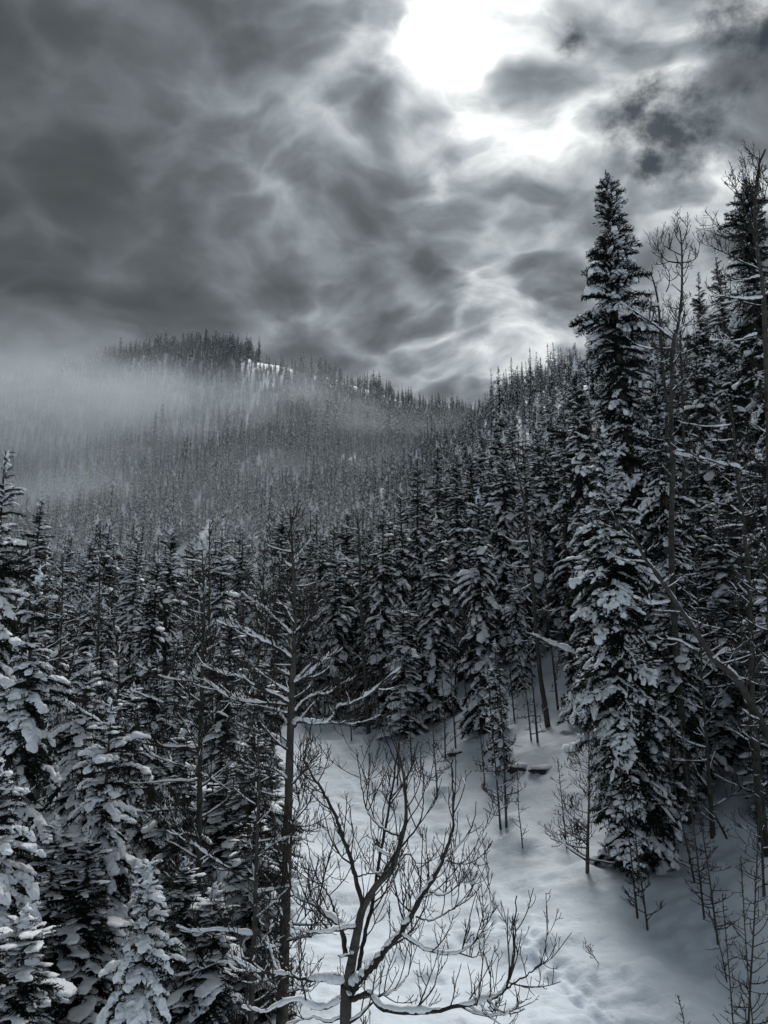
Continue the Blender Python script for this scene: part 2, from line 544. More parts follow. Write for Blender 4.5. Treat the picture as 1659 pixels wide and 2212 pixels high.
def blob(mb, c, axes, d=(1, 0, 0), rng=random, ico=ICO2, flat=0.45, rough=0.16, mi=0):
    """a lump of snow: long axis along d, flat below"""
    v = ICO2[0].copy() if ico is ICO2 else ico[0].copy()
    f = ico[1]
    ph = [rng.uniform(0, 6.28) for _ in range(6)]
    k = 1 + rough * (np.sin(v[:, 0] * 4.1 + ph[0]) * np.sin(v[:, 1] * 3.7 + ph[1]) + 0.7 * np.sin(v[:, 2] * 5.3 + ph[2] + v[:, 0] * 3) + 0.5 * np.sin(v[:, 1] * 7.9 + ph[3]) * np.sin(v[:, 0] * 8.3 + ph[4]))
    v = v * k[:, None]
    v[:, 2] = np.where(v[:, 2] < 0, v[:, 2] * flat, v[:, 2])
    v = v * np.array(axes)
    X = Vector(d).normalized()
    Y = Vector((0, 0, 1)).cross(X)
    Y = Y.normalized() if Y.length > 1e-4 else Vector((0, 1, 0))
    Z = X.cross(Y)
    Mx = np.array([X, Y, Z])
    mb.add(v @ Mx + np.array(c), f, mi)


def remesh(mb, voxel, smooth=2):
    """merge overlapping lumps of snow into one skin; returns (verts, tris)"""
    o = bpy.data.objects.new('tmp', mb.mesh('tmp', []))
    C.objects.link(o)
    md = o.modifiers.new('r', 'REMESH'); md.mode = 'VOXEL'; md.voxel_size = voxel
    if smooth:
        sm = o.modifiers.new('s', 'SMOOTH'); sm.factor = 0.5; sm.iterations = smooth
    dg = bpy.context.evaluated_depsgraph_get()
    me = bpy.data.meshes.new_from_object(o.evaluated_get(dg))
    v = np.zeros(len(me.vertices) * 3); me.vertices.foreach_get('co', v)
    me.calc_loop_triangles()
    f = np.zeros(len(me.loop_triangles) * 3, np.int32); me.loop_triangles.foreach_get('vertices', f)
    old = o.data
    bpy.data.objects.remove(o); bpy.data.meshes.remove(old); bpy.data.meshes.remove(me)
    return v.reshape(-1, 3), f.reshape(-1, 3)


# ------------------------------------------------------------------ labels and copies
def tag(o, label, cat, group=None):
    o['label'] = label
    o['category'] = cat
    if group:
        o['group'] = group
    return o


def empty(name, loc):
    o = bpy.data.objects.new(name, None)
    o.location = loc
    o.empty_display_size = 0.3
    C.objects.link(o)
    return o


def link_mesh(name, me, parent, mtx=None):
    o = bpy.data.objects.new(name, me)
    C.objects.link(o)
    o.parent = parent
    if mtx is not None:
        o.matrix_basis = mtx
    return o


# ------------------------------------------------------------------ fir boughs
def bough_arrays(seed, dens=1.0, snow=1.0, heavy=False):
    """a bough one unit long, growing along +x: needle triangles, snow lumps"""
    rng = random.Random(seed)
    droop = rng.uniform(0.40, 0.62)
    rise = rng.uniform(0.10, 0.20)

    def stem(x):
        return Vector((x, 0.03 * math.sin(x * 5 + seed), rise * x - droop * x * x))
    tw = []                                                 # (start, end)
    n = 20
    for i in range(n):
        x = 0.10 + 0.88 * i / (n - 1)
        s = 1 if i % 2 else -1
        L = (0.40 * (1 - x) ** 0.75 + 0.11) * rng.uniform(0.65, 1.25)
        an = R(rng.uniform(36, 64)) * s
        a = stem(x)
        tw.append((a, a + Vector((math.cos(an) * L, math.sin(an) * L, -L * rng.uniform(0.05, 0.65)))))
    tw.append((stem(0.8), stem(1.08)))
    nv, nf = [], []

    def tri(a, b, c):
        k = len(nv); nv.extend([a, b, c]); nf.append((k, k + 1, k + 2))

    def dress(a, b, cnt, ln):
        ax = (b - a).normalized()
        for k in range(cnt):
            t = (k + rng.random()) / cnt
            q = a.lerp(b, t)
            ph = rng.uniform(0, 6.283)
            s1 = ax.cross(Vector((0, 0, 1))).normalized()
            s2 = s1.cross(ax)
            side = s1 * math.cos(ph) + s2 * (0.75 * math.sin(ph)) - Vector((0, 0, 0.30))
            dirn = (ax * rng.uniform(0.3, 0.9) + side).normalized() * ln * rng.uniform(0.7, 1.4)
            wdt = ax * (ln * 0.24)
            tri(q - wdt, q + wdt, q + dirn)
        w1 = ax.cross(Vector((0, 0, 1))).normalized() * ln * 0.30
        w2 = Vector((0, 0, ln * 0.36))
        for w in (w1, w2):
            tri(a - w, a + w, b)
    for (a, b) in tw:
        dress(a, b, max(3, int(11 * dens)), 0.10)
    for k in range(4):
        dress(stem(k / 4.0), stem((k + 1) / 4.0), max(2, int(7 * dens)), 0.12)
    mb = MB()
    # snow lies in broken pads on the stem and in fingers along the twigs
    for i in range(5):
        x = 0.30 + 0.17 * i + rng.uniform(-0.06, 0.06)
        if rng.random() < (0.90 if heavy else 0.60 * snow):
            q = stem(x); tang = stem(x + 0.1) - stem(x - 0.1)
            blob(mb, (q.x, q.y + rng.uniform(-0.03, 0.03), q.z + 0.035 * snow), ((0.18 if heavy else 0.11) * rng.uniform(0.7, 1.3), (0.085 if heavy else 0.062) * snow * rng.uniform(0.7, 1.4), 0.085 * snow * rng.uniform(0.6, 1.4)), tang, rng)
    for (a, b) in tw[1:]:
        if rng.random() < (0.38 if heavy else 0.50 * snow):
            L = (b - a).length
            c = a.lerp(b, rng.uniform(0.45, 0.75))
            blob(mb, (c.x, c.y, c.z + 0.024 * snow), (L * rng.uniform(0.28, 0.48), 0.040 * snow * rng.uniform(0.7, 1.5), 0.055 * snow * rng.uniform(0.6, 1.6)), b - a, rng)
    fl = MB()                                               # crumbs of snow caught in the needles
    for k in range(34):
        a, b = tw[rng.randrange(len(tw))]
        q = a.lerp(b, rng.uniform(0.2, 1.0))
        c = (q.x + rng.uniform(-.05, .05), q.y + rng.uniform(-.05, .05), q.z + rng.uniform(0.0, .04))
        sx, sy, sz = rng.uniform(.014, .045), rng.uniform(.014, .03), rng.uniform(.012, .028)
        fl.add([(c[0] + sx, c[1], c[2]), (c[0], c[1] + sy, c[2]), (c[0] - sx, c[1], c[2]), (c[0], c[1] - sy, c[2]), (c[0], c[1], c[2] + sz), (c[0] + .01, c[1], c[2] - sz * .6)],
               [(0, 1, 4), (1, 2, 4), (2, 3, 4), (3, 0, 4), (1, 0, 5), (2, 1, 5), (3, 2, 5), (0, 3, 5)])
    return np.array([tuple(q) for q in nv]), np.array(nf), mb, (np.concatenate(fl.v), np.concatenate(fl.f))


NB = 6
B_NEAR_N, B_NEAR_S, B_MID_S, B_HEAVY_S, B_FAR = [], [], [], [], []
LIB_N, LIB_S = [], []
def joined(a, b):
    return np.concatenate([a[0], b[0]]), np.concatenate([a[1], b[1] + len(a[0])])


for k in range(NB):
    sn = (1.0, 0.75, 1.15, 0.9, 0.6, 1.05)[k]
    nv, nf, sb, fl = bough_arrays(100 + k, 1.0, sn)
    LIB_N.append((nv, nf))
    sv = joined(remesh(sb, 0.016, 1), fl)
    sb2 = bough_arrays(100 + k, 1.0, sn * 1.32)[2]
    LIB_S.append(joined(remesh(sb2, 0.070, 0), (fl[0][:54], fl[1][:72])))
    m1 = MB(); m1.add(nv, nf); B_NEAR_N.append(m1.mesh('bough', [M_NEEDLE], False))
    m2 = MB(); m2.add(*sv); B_NEAR_S.append(m2.mesh('snow', [M_SNOW]))
    _, _, hb, fl = bough_arrays(100 + k, 1.0, 1.15 + 0.3 * sn, True)
    m3 = MB(); m3.add(*joined(remesh(hb, 0.017, 1), fl)); B_HEAVY_S.append(m3.mesh('snow', [M_SNOW]))
LIB_FAR = []
for k in range(4):
    rng = random.Random(900 + k)
    nv, nf = [], []
    for i in range(20):
        x = rng.uniform(0.05, 1.0)
        y = rng.uniform(-0.42, 0.42) * (1 - x * 0.6)
        z = 0.1 * x - 0.3 * x * x - 0.25 * abs(y) + rng.uniform(-0.05, 0.05)
        an = math.atan2(y * 1.4, 0.6) + rng.uniform(-0.5, 0.5)
        l, w = rng.uniform(0.18, 0.34), rng.uniform(0.05, 0.09)
        b = len(nv)
        tz = rng.uniform(-0.6, 0.6) * w
        nv += [(x - math.sin(an) * w, y + math.cos(an) * w, z - tz), (x + math.sin(an) * w, y - math.cos(an) * w, z + tz), (x + math.cos(an) * l, y + math.sin(an) * l, z - l * rng.uniform(0.1, 0.6))]
        nf.append((b, b + 1, b + 2))
    mb = MB()
    for (x, y) in ((0.40, 0.0), (0.62, 0.20), (0.66, -0.19), (0.84, 0.08), (0.88, -0.09), (1.0, 0.0)):
        if rng.random() < 0.85:
            blob(mb, (x, y, 0.1 * x - 0.3 * x * x - 0.25 * abs(y) + 0.05), (0.15, 0.075, 0.075), (1, y * 2.5, -0.5), rng, ico=ICO1, rough=0.1)
    LIB_FAR.append(((np.array(nv), np.array(nf)), (np.concatenate(mb.v), np.concatenate(mb.f))))


def bough_plan(H, Rad, seed, spacing=0.5, per=6, bare=0.04, gaps=0.0, droop=14, taper=0.45):
    """list of (height, azimuth, length, pitch down, roll, library index)"""
    rng = random.Random(seed)
    out = []
    h = H * bare
    ph = rng.uniform(0, 6)
    lop = [rng.uniform(0.7, 1.25) for _ in range(40)]
    while h < H * 0.992:
        t = h / H
        env = Rad * (1 - t) ** taper * min(1.0, (1 - t) * 9 + 0.22)
        env *= min(1.0, 0.62 + t * 3.2)
        env *= 1 + 0.13 * math.sin(t * 23 + seed) + 0.10 * math.sin(t * 51 + seed * 2.3)
        cnt = max(3, int(round(per * min(1.0, 0.45 + env / Rad))))
        for k in range(cnt):
            a = ph + 6.2832 * k / cnt + rng.uniform(-0.45, 0.45)
            if rng.random() < gaps:
                continue
            L = env * rng.uniform(0.58, 1.22) * lop[(int(a * 1.4) % 6 + int(t * 6) * 6) % 40]
            pit = -droop + 78 * max(0, t - 0.62) / 0.38 + rng.uniform(-12, 12)
            out.append((h + rng.uniform(-0.45, 0.45) * spacing, a, max(L, 0.17), R(pit), R(rng.uniform(-20, 20)), rng.randrange(NB)))
        ph += 0.55
        h += spacing * (1.0 - 0.72 * t ** 2)
    return out


def bough_matrix(b):
    h, a, L, pit, roll, k = b
    return Matrix.Translation((0, 0, h)) @ Matrix.Rotation(a, 4, 'Z') @ Matrix.Rotation(-pit, 4, 'Y') @ Matrix.Rotation(roll, 4, 'X') @ Matrix.Diagonal((L, L * 1.12, L, 1))


def trunk_mesh(H, r, seed):
    rng = random.Random(seed)
    mb = MB()
    n = 12
    pts = [(0.04 * H * 0.1 * math.sin(i * 0.7 + seed), 0.004 * H * math.sin(i * 0.9 + seed * 2), -0.6 + (H + 0.6) * i / (n - 1)) for i in range(n)]
    pts = [(x * min(1, i / 3), y * min(1, i / 3), z) for i, (x, y, z) in enumerate(pts)]
    tube(mb, pts, [r * (1 - i / (n - 1)) ** 0.9 + 0.012 for i in range(n)], 7)
    return mb.mesh('trunk', [M_FIRBARK])


def top_cap(mb, H, s, rng):
    """snow plastered on the leader: small pads one under the other, on one side or the other"""
    t = MB()
    h = 0.0
    w = 0.05
    while h < 1.0 * s:
        a = rng.uniform(0, 6.28)
        blob(t, (math.cos(a) * w * s * .7, math.sin(a) * w * s * .7, H - h + .02), (w * s * rng.uniform(.8, 1.4), w * s * rng.uniform(.7, 1.1), rng.uniform(.06, .10) * s),
             (math.cos(a), math.sin(a), -0.35), rng, ico=ICO1, flat=0.8, rough=.22)
        h += rng.uniform(.05, .11) * s
        w = min(.16, w + .012)
    mb.add(*remesh(t, 0.028 * s, 1))


def baked_fir(H, Rad, seed, far=False, snow_p=0.85, **kw):
    """meshes (trunk, crown, snow) of a fir whose boughs are too small to pick apart"""
    rng = random.Random(seed * 7 + 1)
    crown, snow = MB(), MB()
    for b in bough_plan(H, Rad, seed, **kw):
        Mx = bough_matrix(b)
        M3 = np.array(Mx.to_3x3()).T
        tr = np.array(Mx.translation)
        if far:
            (nv, nf), (sv, sf) = LIB_FAR[b[5] % 4]
        else:
            (nv, nf), (sv, sf) = LIB_N[b[5]], LIB_S[b[5]]
        crown.add(nv @ M3 + tr, nf)
        if rng.random() < snow_p:
            snow.add(sv @ M3 + tr, sf)
    top_cap(snow, H, min(1.0, Rad * 0.5), rng)
    return trunk_mesh(H, 0.012 * H, seed), crown, snow


def fir_hero(name, loc, H, Rad, seed, heavy=False, snow_p=0.9, cap=0.6, r=None, thick=1.0, **kw):
    """a fir of which each bough is a part, with its snow on it"""
    rng = random.Random(seed)
    root = empty(name, loc)
    link_mesh('trunk', trunk_mesh(H, r or 0.012 * H, seed), root)
    for b in bough_plan(H, Rad, seed, **kw):
        o = link_mesh('bough', B_NEAR_N[b[5]], root, bough_matrix(b))
        if rng.random() < snow_p:
            s = link_mesh('snow', (B_HEAVY_S if heavy else B_NEAR_S)[b[5]], o)
            s.scale = (1, 1, rng.uniform(0.75, 1.25) * thick)
            s['kind'] = 'stuff'
    mb = MB(); top_cap(mb, H, cap, rng)
    link_mesh('snow_cap', mb.mesh('snow_cap', [M_SNOW]), root)
    return root


# ------------------------------------------------------------------ bare aspens
def smooth_path(pts, n):
    """Catmull-Rom through the points"""
    P = np.array([tuple(q) for q in pts], float)
    if len(P) == 2:
        return P[0] + (P[1] - P[0]) * np.linspace(0, 1, n)[:, None]
    E = np.vstack([2 * P[0] - P[1], P, 2 * P[-1] - P[-2]])
    out = []
    for t in np.linspace(0, len(P) - 1 - 1e-6, n):
        i = int(t); f = t - i
        a, b, c, e = E[i], E[i + 1], E[i + 2], E[i + 3]
        out.append(0.5 * (2 * b + (c - a) * f + (2 * a - 5 * b + 4 * c - e) * f * f + (3 * b - a - 3 * c + e) * f ** 3))
    return np.array(out)


def snow_strip(S, path, rad, rng, amount):
    """snow lying along the top of a limb, thicker where the limb is level, broken where it is steep"""
    n = len(path)
    m = max(int(n * 2), 9)
    t = np.linspace(0, n - 1, m)
    P = np.stack([np.interp(t, np.arange(n), path[:, k]) for k in range(3)], 1)
    rr = np.interp(t, np.arange(n), np.broadcast_to(rad, (n,)))
    T = np.gradient(P, axis=0)
    lev = np.sqrt(T[:, 0] ** 2 + T[:, 1] ** 2) / (np.linalg.norm(T, axis=1) + 1e-9)
    ph = rng.uniform(0, 50)
    sl_ = np.cumsum(np.linalg.norm(T, axis=1))
    lump = 0.72 + 1.5 * vnoise(sl_ * 2.6 + ph, sl_ * 0 + 0.5, 3) + 0.9 * vnoise(sl_ * 9.0 + ph, sl_ * 0 + 2.5, 4)
    w = np.clip((lev - 0.35) / 0.4, 0, 1) * np.clip(lump, 0, 2)
    th = amount * (0.012 + 0.95 * rr) * w
    on = th > 0.008
    i = 0
    while i < m:
        if not on[i]:
            i += 1
            continue
        j = i
        while j < m and on[j]:
            j += 1
        if j - i >= 3:
            q = P[i:j].copy(); h = th[i:j].copy()
            h[0] *= 0.3; h[-1] *= 0.3
            q[:, 2] += rr[i:j] * 0.75 + h * 0.35
            q[:, 0] += np.array([rng.gauss(0, 1) for _ in range(j - i)]) * h * 0.10
            q[:, 1] += np.array([rng.gauss(0, 1) for _ in range(j - i)]) * h * 0.10
            tube(S, q, h * 0.8 + rr[i:j] * 0.25, 6 if rr[i] > .012 else 4, flat=1.0)
        i = j


def twigs(Wd, S, path, rad, rng, level, dens, length, up=0.9, snow=1.0, sides=3, t0=0.2, tk=1.0):
    """side shoots along a limb, curving up at the tips"""
    seg = np.linalg.norm(np.diff(path, axis=0), axis=1)
    L = seg.sum()
    n = int(L * dens + rng.random())
    idx = np.concatenate([[0], np.cumsum(seg)]) / max(L, 1e-6)
    for _ in range(n):
        t = t0 + (1 - t0) * rng.random() ** 0.85
        p0 = np.array([np.interp(t, idx, path[:, k]) for k in range(3)])
        r0 = float(np.interp(t, idx, rad))
        k = min(int(t * (len(path) - 1)), len(path) - 2)
        ax = Vector(path[k + 1] - path[k]).normalized()
        side = ax.cross(Vector((rng.gauss(0, 1), rng.gauss(0, 1), rng.gauss(0, 1)))).normalized()
        dr = (ax * rng.uniform(0.25, 0.9) + side * 0.9 + Vector((0, 0, 0.15))).normalized()
        ln = length * rng.uniform(0.5, 1.2) * (1.1 - 0.5 * t)
        m = 5 if level > 0 else 3
        q = Vector(p0); pts = [q.copy()]
        for s in range(m):
            dr = (dr + Vector((rng.gauss(0, .13), rng.gauss(0, .13), up * 0.26 + rng.gauss(0, .08)))).normalized()
            q = q + dr * (ln / m)
            pts.append(q.copy())
        pa = np.array([tuple(v) for v in pts])
        ra = np.linspace(min(r0 * 0.85, tk * (0.0050 + ln * 0.012)), tk * (0.0036 + 0.001 * level), m + 1)
        tube(Wd, pa, ra, sides)
        if S is not None and ra[0] > 0.004:
            snow_strip(S, pa, ra, rng, snow * 0.45)
        if level > 0:
            twigs(Wd, S if level > 1 else None, pa, ra, rng, level - 1, dens * 1.25, ln * 0.45, up, snow, 3, 0.15, tk)


def limb_path(p0, az, elev, L, rng, n=6, up=0.35, wob=0.12):
    dr = Vector((math.cos(az) * math.cos(elev), math.sin(az) * math.cos(elev), math.sin(elev)))
    q = Vector(p0); pts = [q.copy()]
    for s in range(n):
        dr = (dr + Vector((rng.gauss(0, wob), rng.gauss(0, wob), up * 0.22 + rng.gauss(0, wob * 0.6)))).normalized()
        q = q + dr * (L / n)
        pts.append(q.copy())
    return np.array([tuple(v) for v in pts])


def aspen(name, trunk, r0, r1, limbs=(), auto=(20, 1.2, 0.3), seed=1, snow=1.0, split=True, twl=0.5, dens=5.0, level=1, base=None, elev=(-5, 40), tk=1.0):
    """bare aspen. trunk: world points; limbs: (points, r0, r1, snow); auto: how many more limbs, their length, where they begin"""
    rng = random.Random(seed)
    base = Vector(base if base is not None else trunk[0])
    root = empty(name, base)
    off = np.array(base)
    tp = smooth_path(trunk, max(12, 4 * len(trunk))) - off
    tr = np.linspace(r0, r1, len(tp))
    tr = tr * (1 + 0.05 * np.sin(np.arange(len(tp)) * 2.1 + seed))
    mb = MB(); tube(mb, tp, tr, 8)
    mb.obj('trunk', [M_BARK], root)
    todo = []
    for (pts, a, b, sn) in limbs:
        pa = smooth_path(pts, max(12, 6 * len(pts))) - off
        kn = np.array([[rng.gauss(0, 1) for _ in range(3)] for _ in range(len(pa))])
        kn[0] = 0
        pa = pa + kn * 0.0045 * (1 + 4 * a)
        ra = np.linspace(a, b, len(pa)) * 0.80
        ra = ra * np.array([1 + rng.gauss(0, .05) for _ in range(len(pa))])
        todo.append((pa, ra, sn))
    seg = np.linalg.norm(np.diff(tp, axis=0), axis=1); idx = np.concatenate([[0], np.cumsum(seg)]) / seg.sum()
    n, ln, t0 = auto
    for i in range(n):
        t = t0 + (1 - t0) * (i + rng.random()) / max(n, 1) * 0.98
        p0 = [np.interp(t, idx, tp[:, k]) for k in range(3)]
        rr = float(np.interp(t, idx, tr))
        L = ln * rng.uniform(0.55, 1.2) * (1.15 - 0.75 * t)
        az = rng.uniform(0, 6.283)
        pa = limb_path(p0, az, R(rng.uniform(*elev)), L, rng)
        ra = np.linspace(min(rr * 0.6, 0.012 + L * 0.013), 0.005, len(pa))
        todo.append((pa, ra, snow))
    Wall, Sall = MB(), MB()
    for (pa, ra, sn) in todo:
        Wd, S = (MB(), MB()) if split else (Wall, Sall)
        tube(Wd, pa, ra, 6 if split else 4)
        snow_strip(S, pa, ra, rng, sn)
        twigs(Wd, S, pa, ra, rng, level, dens, twl * min(1.0, 0.25 + 0.75 * float(np.linalg.norm(np.diff(pa, axis=0), axis=1).sum())), snow=sn, tk=tk)
        if split:
            o = Wd.obj('branch', [M_TWIG], root)
            if S.n:
                S.obj('snow', [M_SNOW], o)['kind'] = 'stuff'
    if not split:
        twigs(Wall, None, tp, tr, rng, 0, dens, twl * 0.6, t0=0.6, tk=tk)
        Wall.obj('crown', [M_TWIG], root)['kind'] = 'stuff'
        if Sall.n:
            Sall.obj('snow', [M_SNOW], root)['kind'] = 'stuff'
    elif True:
        Wd = MB(); twigs(Wd, None, tp, tr, rng, 1, dens * 0.2, twl, t0=0.7, tk=tk)
        if Wd.n:
            Wd.obj('twig', [M_TWIG], root)['kind'] = 'stuff'
    return root

# ------------------------------------------------------------------ the setting
BANK = [
    # base px, base py, top px, top py, radius m, limbs, limb length, label
    (1082, 1792, 1052, 1440, .055, 26, .75, 'bare stem rising from the snow, uphill one of a close pair', .9),
    (1094, 1786, 1074, 1400, .060, 24, .7, 'bare stem rising from the snow, dark stouter one of a close pair', .6),
    (1130, 1838, 1118, 1650, .028, 12, .4, 'thin black sapling alone on the open snow below the stem pair', .3),
    (1268, 1888, 1272, 1560, .075, 30, 1.05, 'bushy bare aspen with fanning limbs before the broad snowy fir', .9),
    (1378, 1985, 1338, 1640, .040, 26, .55, 'twiggy stem low on the snow, uphill one of two crossing', .5),
    (1400, 2008, 1362, 1690, .036, 22, .5, 'twiggy stem low on the snow, lower one of two crossing', .4),
    (1425, 1822, 1384, 1290, .085, 26, 1.0, 'grey stem in front of the shaded firs, beside the fan-limbed aspen', 1.2),
    (1540, 1808, 1498, 1120, .105, 26, 1.1, 'stout grey trunk with level snowy limbs on the bank', 1.6),
    (1574, 1810, 1492, 1690, .045, 8, .5, 'short leaning stem at the foot of the stout grey trunk', .8),
    (1642, 1820, 1588, 1250, .085, 20, 1.0, 'long dark leaning stem on the bank nearest the photo edge', 1.0),
    (1583, 1650, 1562, 1330, .080, 14, .9, 'dark stem higher up the bank behind the stout grey trunk', 1.0),
    (1522, 1985, 1470, 1560, .036, 26, .5, 'wispy sapling below the stout grey trunk, inner one of a pair', .4),
    (1552, 2040, 1492, 1640, .036, 28, .5, 'wispy sapling below the stout grey trunk, outermost down the snow', .4),
    (1502, 1905, 1440, 1600, .040, 20, .55, 'tilted wispy sapling between grey stems on the bank', .6),
    (1572, 2122, 1530, 1960, .020, 10, .3, 'tiny sprig sticking out of the snow below the wispy pair', .3),
    (1162, 1606, 1138, 1350, .075, 16, .8, 'dark stem just downhill of the leaning bare trunk', 1.0),
    (1206, 1535, 1168, 1130, .085, 18, 1.0, 'dark stem uphill of the leaning bare trunk in the snowy opening', 1.0),
    (1148, 1600, 1118, 1400, .055, 14, .6, 'slight stem before the dark hollow under the bank', .9),
    (945, 1716, 932, 1470, .050, 22, .7, 'bare stem reaching down into the gully snow by the tracks', .6),
    (1048, 1700, 1030, 1470, .042, 18, .55, 'bare stem in the row along the edge of the gully stand', .8),
    (962, 1640, 950, 1420, .055, 20, .7, 'bare stem at the gully stand with dense fine twigs', .9),
    (985, 1618, 972, 1330, .060, 20, .7, 'bare stem before the stout snow-plastered fir', .9),
    (890, 1655, 874, 1440, .050, 20, .7, 'bare stem before the fir with drooping white boughs', .9),
    (858, 1700, 866, 1480, .050, 18, .6, 'bare stem behind the forked limbs of the spreading aspen', .6),
    (1012, 1590, 998, 1250, .060, 20, .8, 'tall bare stem against the stout snow-plastered fir', .9),
    (926, 1560, 912, 1290, .060, 18, .8, 'bare stem in the shade of the gully stand', .8),
    (1112, 1560, 1088, 1300, .060, 18, .8, 'bare stem beside the thin young fir', .9),
    (760, 1600, 752, 1390, .055, 20, .8, 'bare stem at the lip of the gully behind the straight grey aspen', .9),
    (700, 1560, 694, 1330, .060, 20, .9, 'bare stem right behind the straight grey aspen', .9),
    (820, 1580, 812, 1330, .055, 18, .8, 'bare stem below the snowy fir at the end of the gully stand', .9),
    (1225, 1835, 1205, 1640, .030, 18, .5, 'wispy shrub stem at the skirt of the broad snowy fir', .5),
    (1330, 1850, 1290, 1560, .045, 22, .7, 'bare stem leaning across the skirt of the broad snowy fir', .8),
    (1460, 1870, 1448, 1560, .040, 20, .6, 'bare stem between grey trunk and fan-limbed aspen', .8),
    (1612, 2290, 1642, 1700, .030, 30, .55, 'tall wispy stem at the lowest corner of the snow', .2),
    (1590, 2300, 1560, 1930, .020, 20, .4, 'wispy stem beside the tall one at the lowest corner', .2),
    (1636, 2320, 1600, 1850, .018, 18, .45, 'thin whip leaning over the lowest corner of the snow', .2),
    (1480, 2240, 1464, 2150, .014, 8, .16, 'small bare shoot poking from the snow at the bottom', .1),
    (1650, 1940, 1640, 1560, .050, 20, .8, 'bare stem half outside the photo above the snowy bank', .6),
]
wells = [hit_ground(q[0], q[1])[0] for q in BANK]
DENTS += [(q.x, q.y - 0.05, 0.26 + 2.0 * k[4], -0.16) for q, k in zip(wells, BANK)]
DENTS += [(q.x + 0.25, q.y + 0.35, 0.45, 0.10) for q in wells]
gv, gf = build_ground()
mb = MB(); mb.add(gv, gf)
ground_o = mb.obj('snowy_ground', [M_GROUND])
ground_o['kind'] = 'structure'
ground_o['label'] = 'snow covered gully and mountainside'


def place_top(px, py, y):
    """base point and height of a tree whose tip shows at (px, py) and which stands at forward distance y"""
    q = at(px, py, y)
    z = gz(q.x, q.y)
    return Vector((q.x, q.y, z - 0.05)), q.z - z + 0.05


# ------------------------------------------------------------------ near firs, bough by bough
FIRS_NEAR = [
    # px, py, distance, radius in px at its widest, heavy, seed, label, extra
    (18, 975, 19.0, 118, True, 1, 'tall snow-caked fir cut by the edge of the photo, highest of its thicket', dict(spacing=0.42, taper=0.52, droop=18, gaps=0.05)),
    (88, 1224, 17.0, 108, True, 2, 'snow-loaded fir with a pointed white tip beside the tallest thicket fir', dict(spacing=0.36, taper=0.5, droop=18)),
    (6, 1655, 13.5, 165, True, 3, 'low fir with thick white boughs at the corner of the thicket', dict(spacing=0.32, taper=0.55, droop=20)),
    (196, 1418, 19.0, 98, True, 4, 'fir with a fat snowy cone top below the misty slope', dict(spacing=0.34, taper=0.5, droop=18)),
    (240, 1520, 16.0, 115, True, 5, 'fir with a small snow-capped spike behind the twiggy aspens', dict(spacing=0.34, taper=0.5, droop=18)),
    (322, 1868, 11.5, 150, True, 6, 'young fir almost buried in fresh snow, smallest in front', dict(spacing=0.22, taper=0.62, droop=28, per=7)),
    (483, 1116, 30.0, 76, True, 7, 'fir with big white snow lumps above the aspen tops', dict(spacing=0.55, taper=0.55, droop=18, gaps=0.06)),
    (1310, 368, 29.5, 100, False, 8, 'tallest fir, dark ragged crown rising against the bright cloud', dict(spacing=0.52, taper=0.30, droop=8, gaps=0.08, per=6)),
    (1300, 912, 23.5, 98, False, 9, 'broad snowy fir standing just in front of the tallest fir', dict(spacing=0.36, taper=0.42, droop=14, per=6)),
    (1410, 756, 26.0, 70, False, 10, 'slim snowy fir beside the tallest fir, next to the twin aspen trunks', dict(spacing=0.44, taper=0.42, droop=14, per=5)),
    (1604, 370, 33.0, 92, False, 11, 'tall dark cone-shaped fir with a needle-sharp spire near the photo edge', dict(spacing=0.55, taper=0.42, droop=10, per=6)),
]
for (px, py, y, rp, heavy, seed, label, kw) in FIRS_NEAR:
    b, H = place_top(px, py, y)
    o = fir_hero('fir_tree', b, H, rp * y / 1610.0, 40 + seed, heavy, cap=0.4 if heavy else 0.55, snow_p={6: 1.0, 8: 0.80, 9: 0.86, 10: 0.84, 11: 0.55}.get(seed, 0.78), thick=0.95 if seed in (9, 10) else 1.0, **kw)
    tag(o, label, 'fir tree', 'snowy firs close by')

# ------------------------------------------------------------------ firs of the middle distance
PROTO = []
for k, (H, Rad, sp, gaps, sn) in enumerate(((14, 1.15, 0.46, .02, .95), (14, 1.5, 0.50, .06, .9), (14, 1.3, 0.50, .05, .8), (14, 1.85, 0.55, .06, .95),
                                            (14, 0.95, 0.42, .05, .85), (14, 1.6, 0.55, .10, .75), (22, 1.5, 0.52, .05, .9), (22, 2.0, 0.58, .06, .85),
                                            (14, 1.4, 0.48, .05, .72), (22, 1.9, 0.55, .05, .65))):
    tm, cr, sn_ = baked_fir(H, Rad, 60 + k, spacing=sp * 0.93, gaps=gaps, snow_p=sn, per=5, droop=12, taper=0.5)
    PROTO.append((H, Rad, tm, cr.mesh('crown', [M_NEEDLE], False), sn_.mesh('snow', [M_SNOW])))


def fir_copy(loc, H, Rad, rng, label, group, k=None, shady=False):
    if k is None:
        k = min((len(PROTO) - 2, len(PROTO) - 1) if shady else range(len(PROTO) - 2), key=lambda i: abs(PROTO[i][1] / PROTO[i][0] - Rad / H) + 0.12 * abs(math.log(PROTO[i][0] / H)) + rng.uniform(0, 0.035))
    H0, R0, tm, cm, sm = PROTO[k]
    root = empty('fir_tree', loc)
    root.rotation_euler = (R(rng.uniform(-1.5, 1.5)), R(rng.uniform(-1.5, 1.5)), rng.uniform(0, 6.28))
    root.scale = (Rad / R0, Rad / R0, H / H0)
    for n, me in (('trunk', tm), ('crown', cm), ('snow', sm)):
        o = link_mesh(n, me, root)
        if n != 'trunk':
            o['kind'] = 'stuff'
    tag(root, label, 'fir tree', group)
    return root


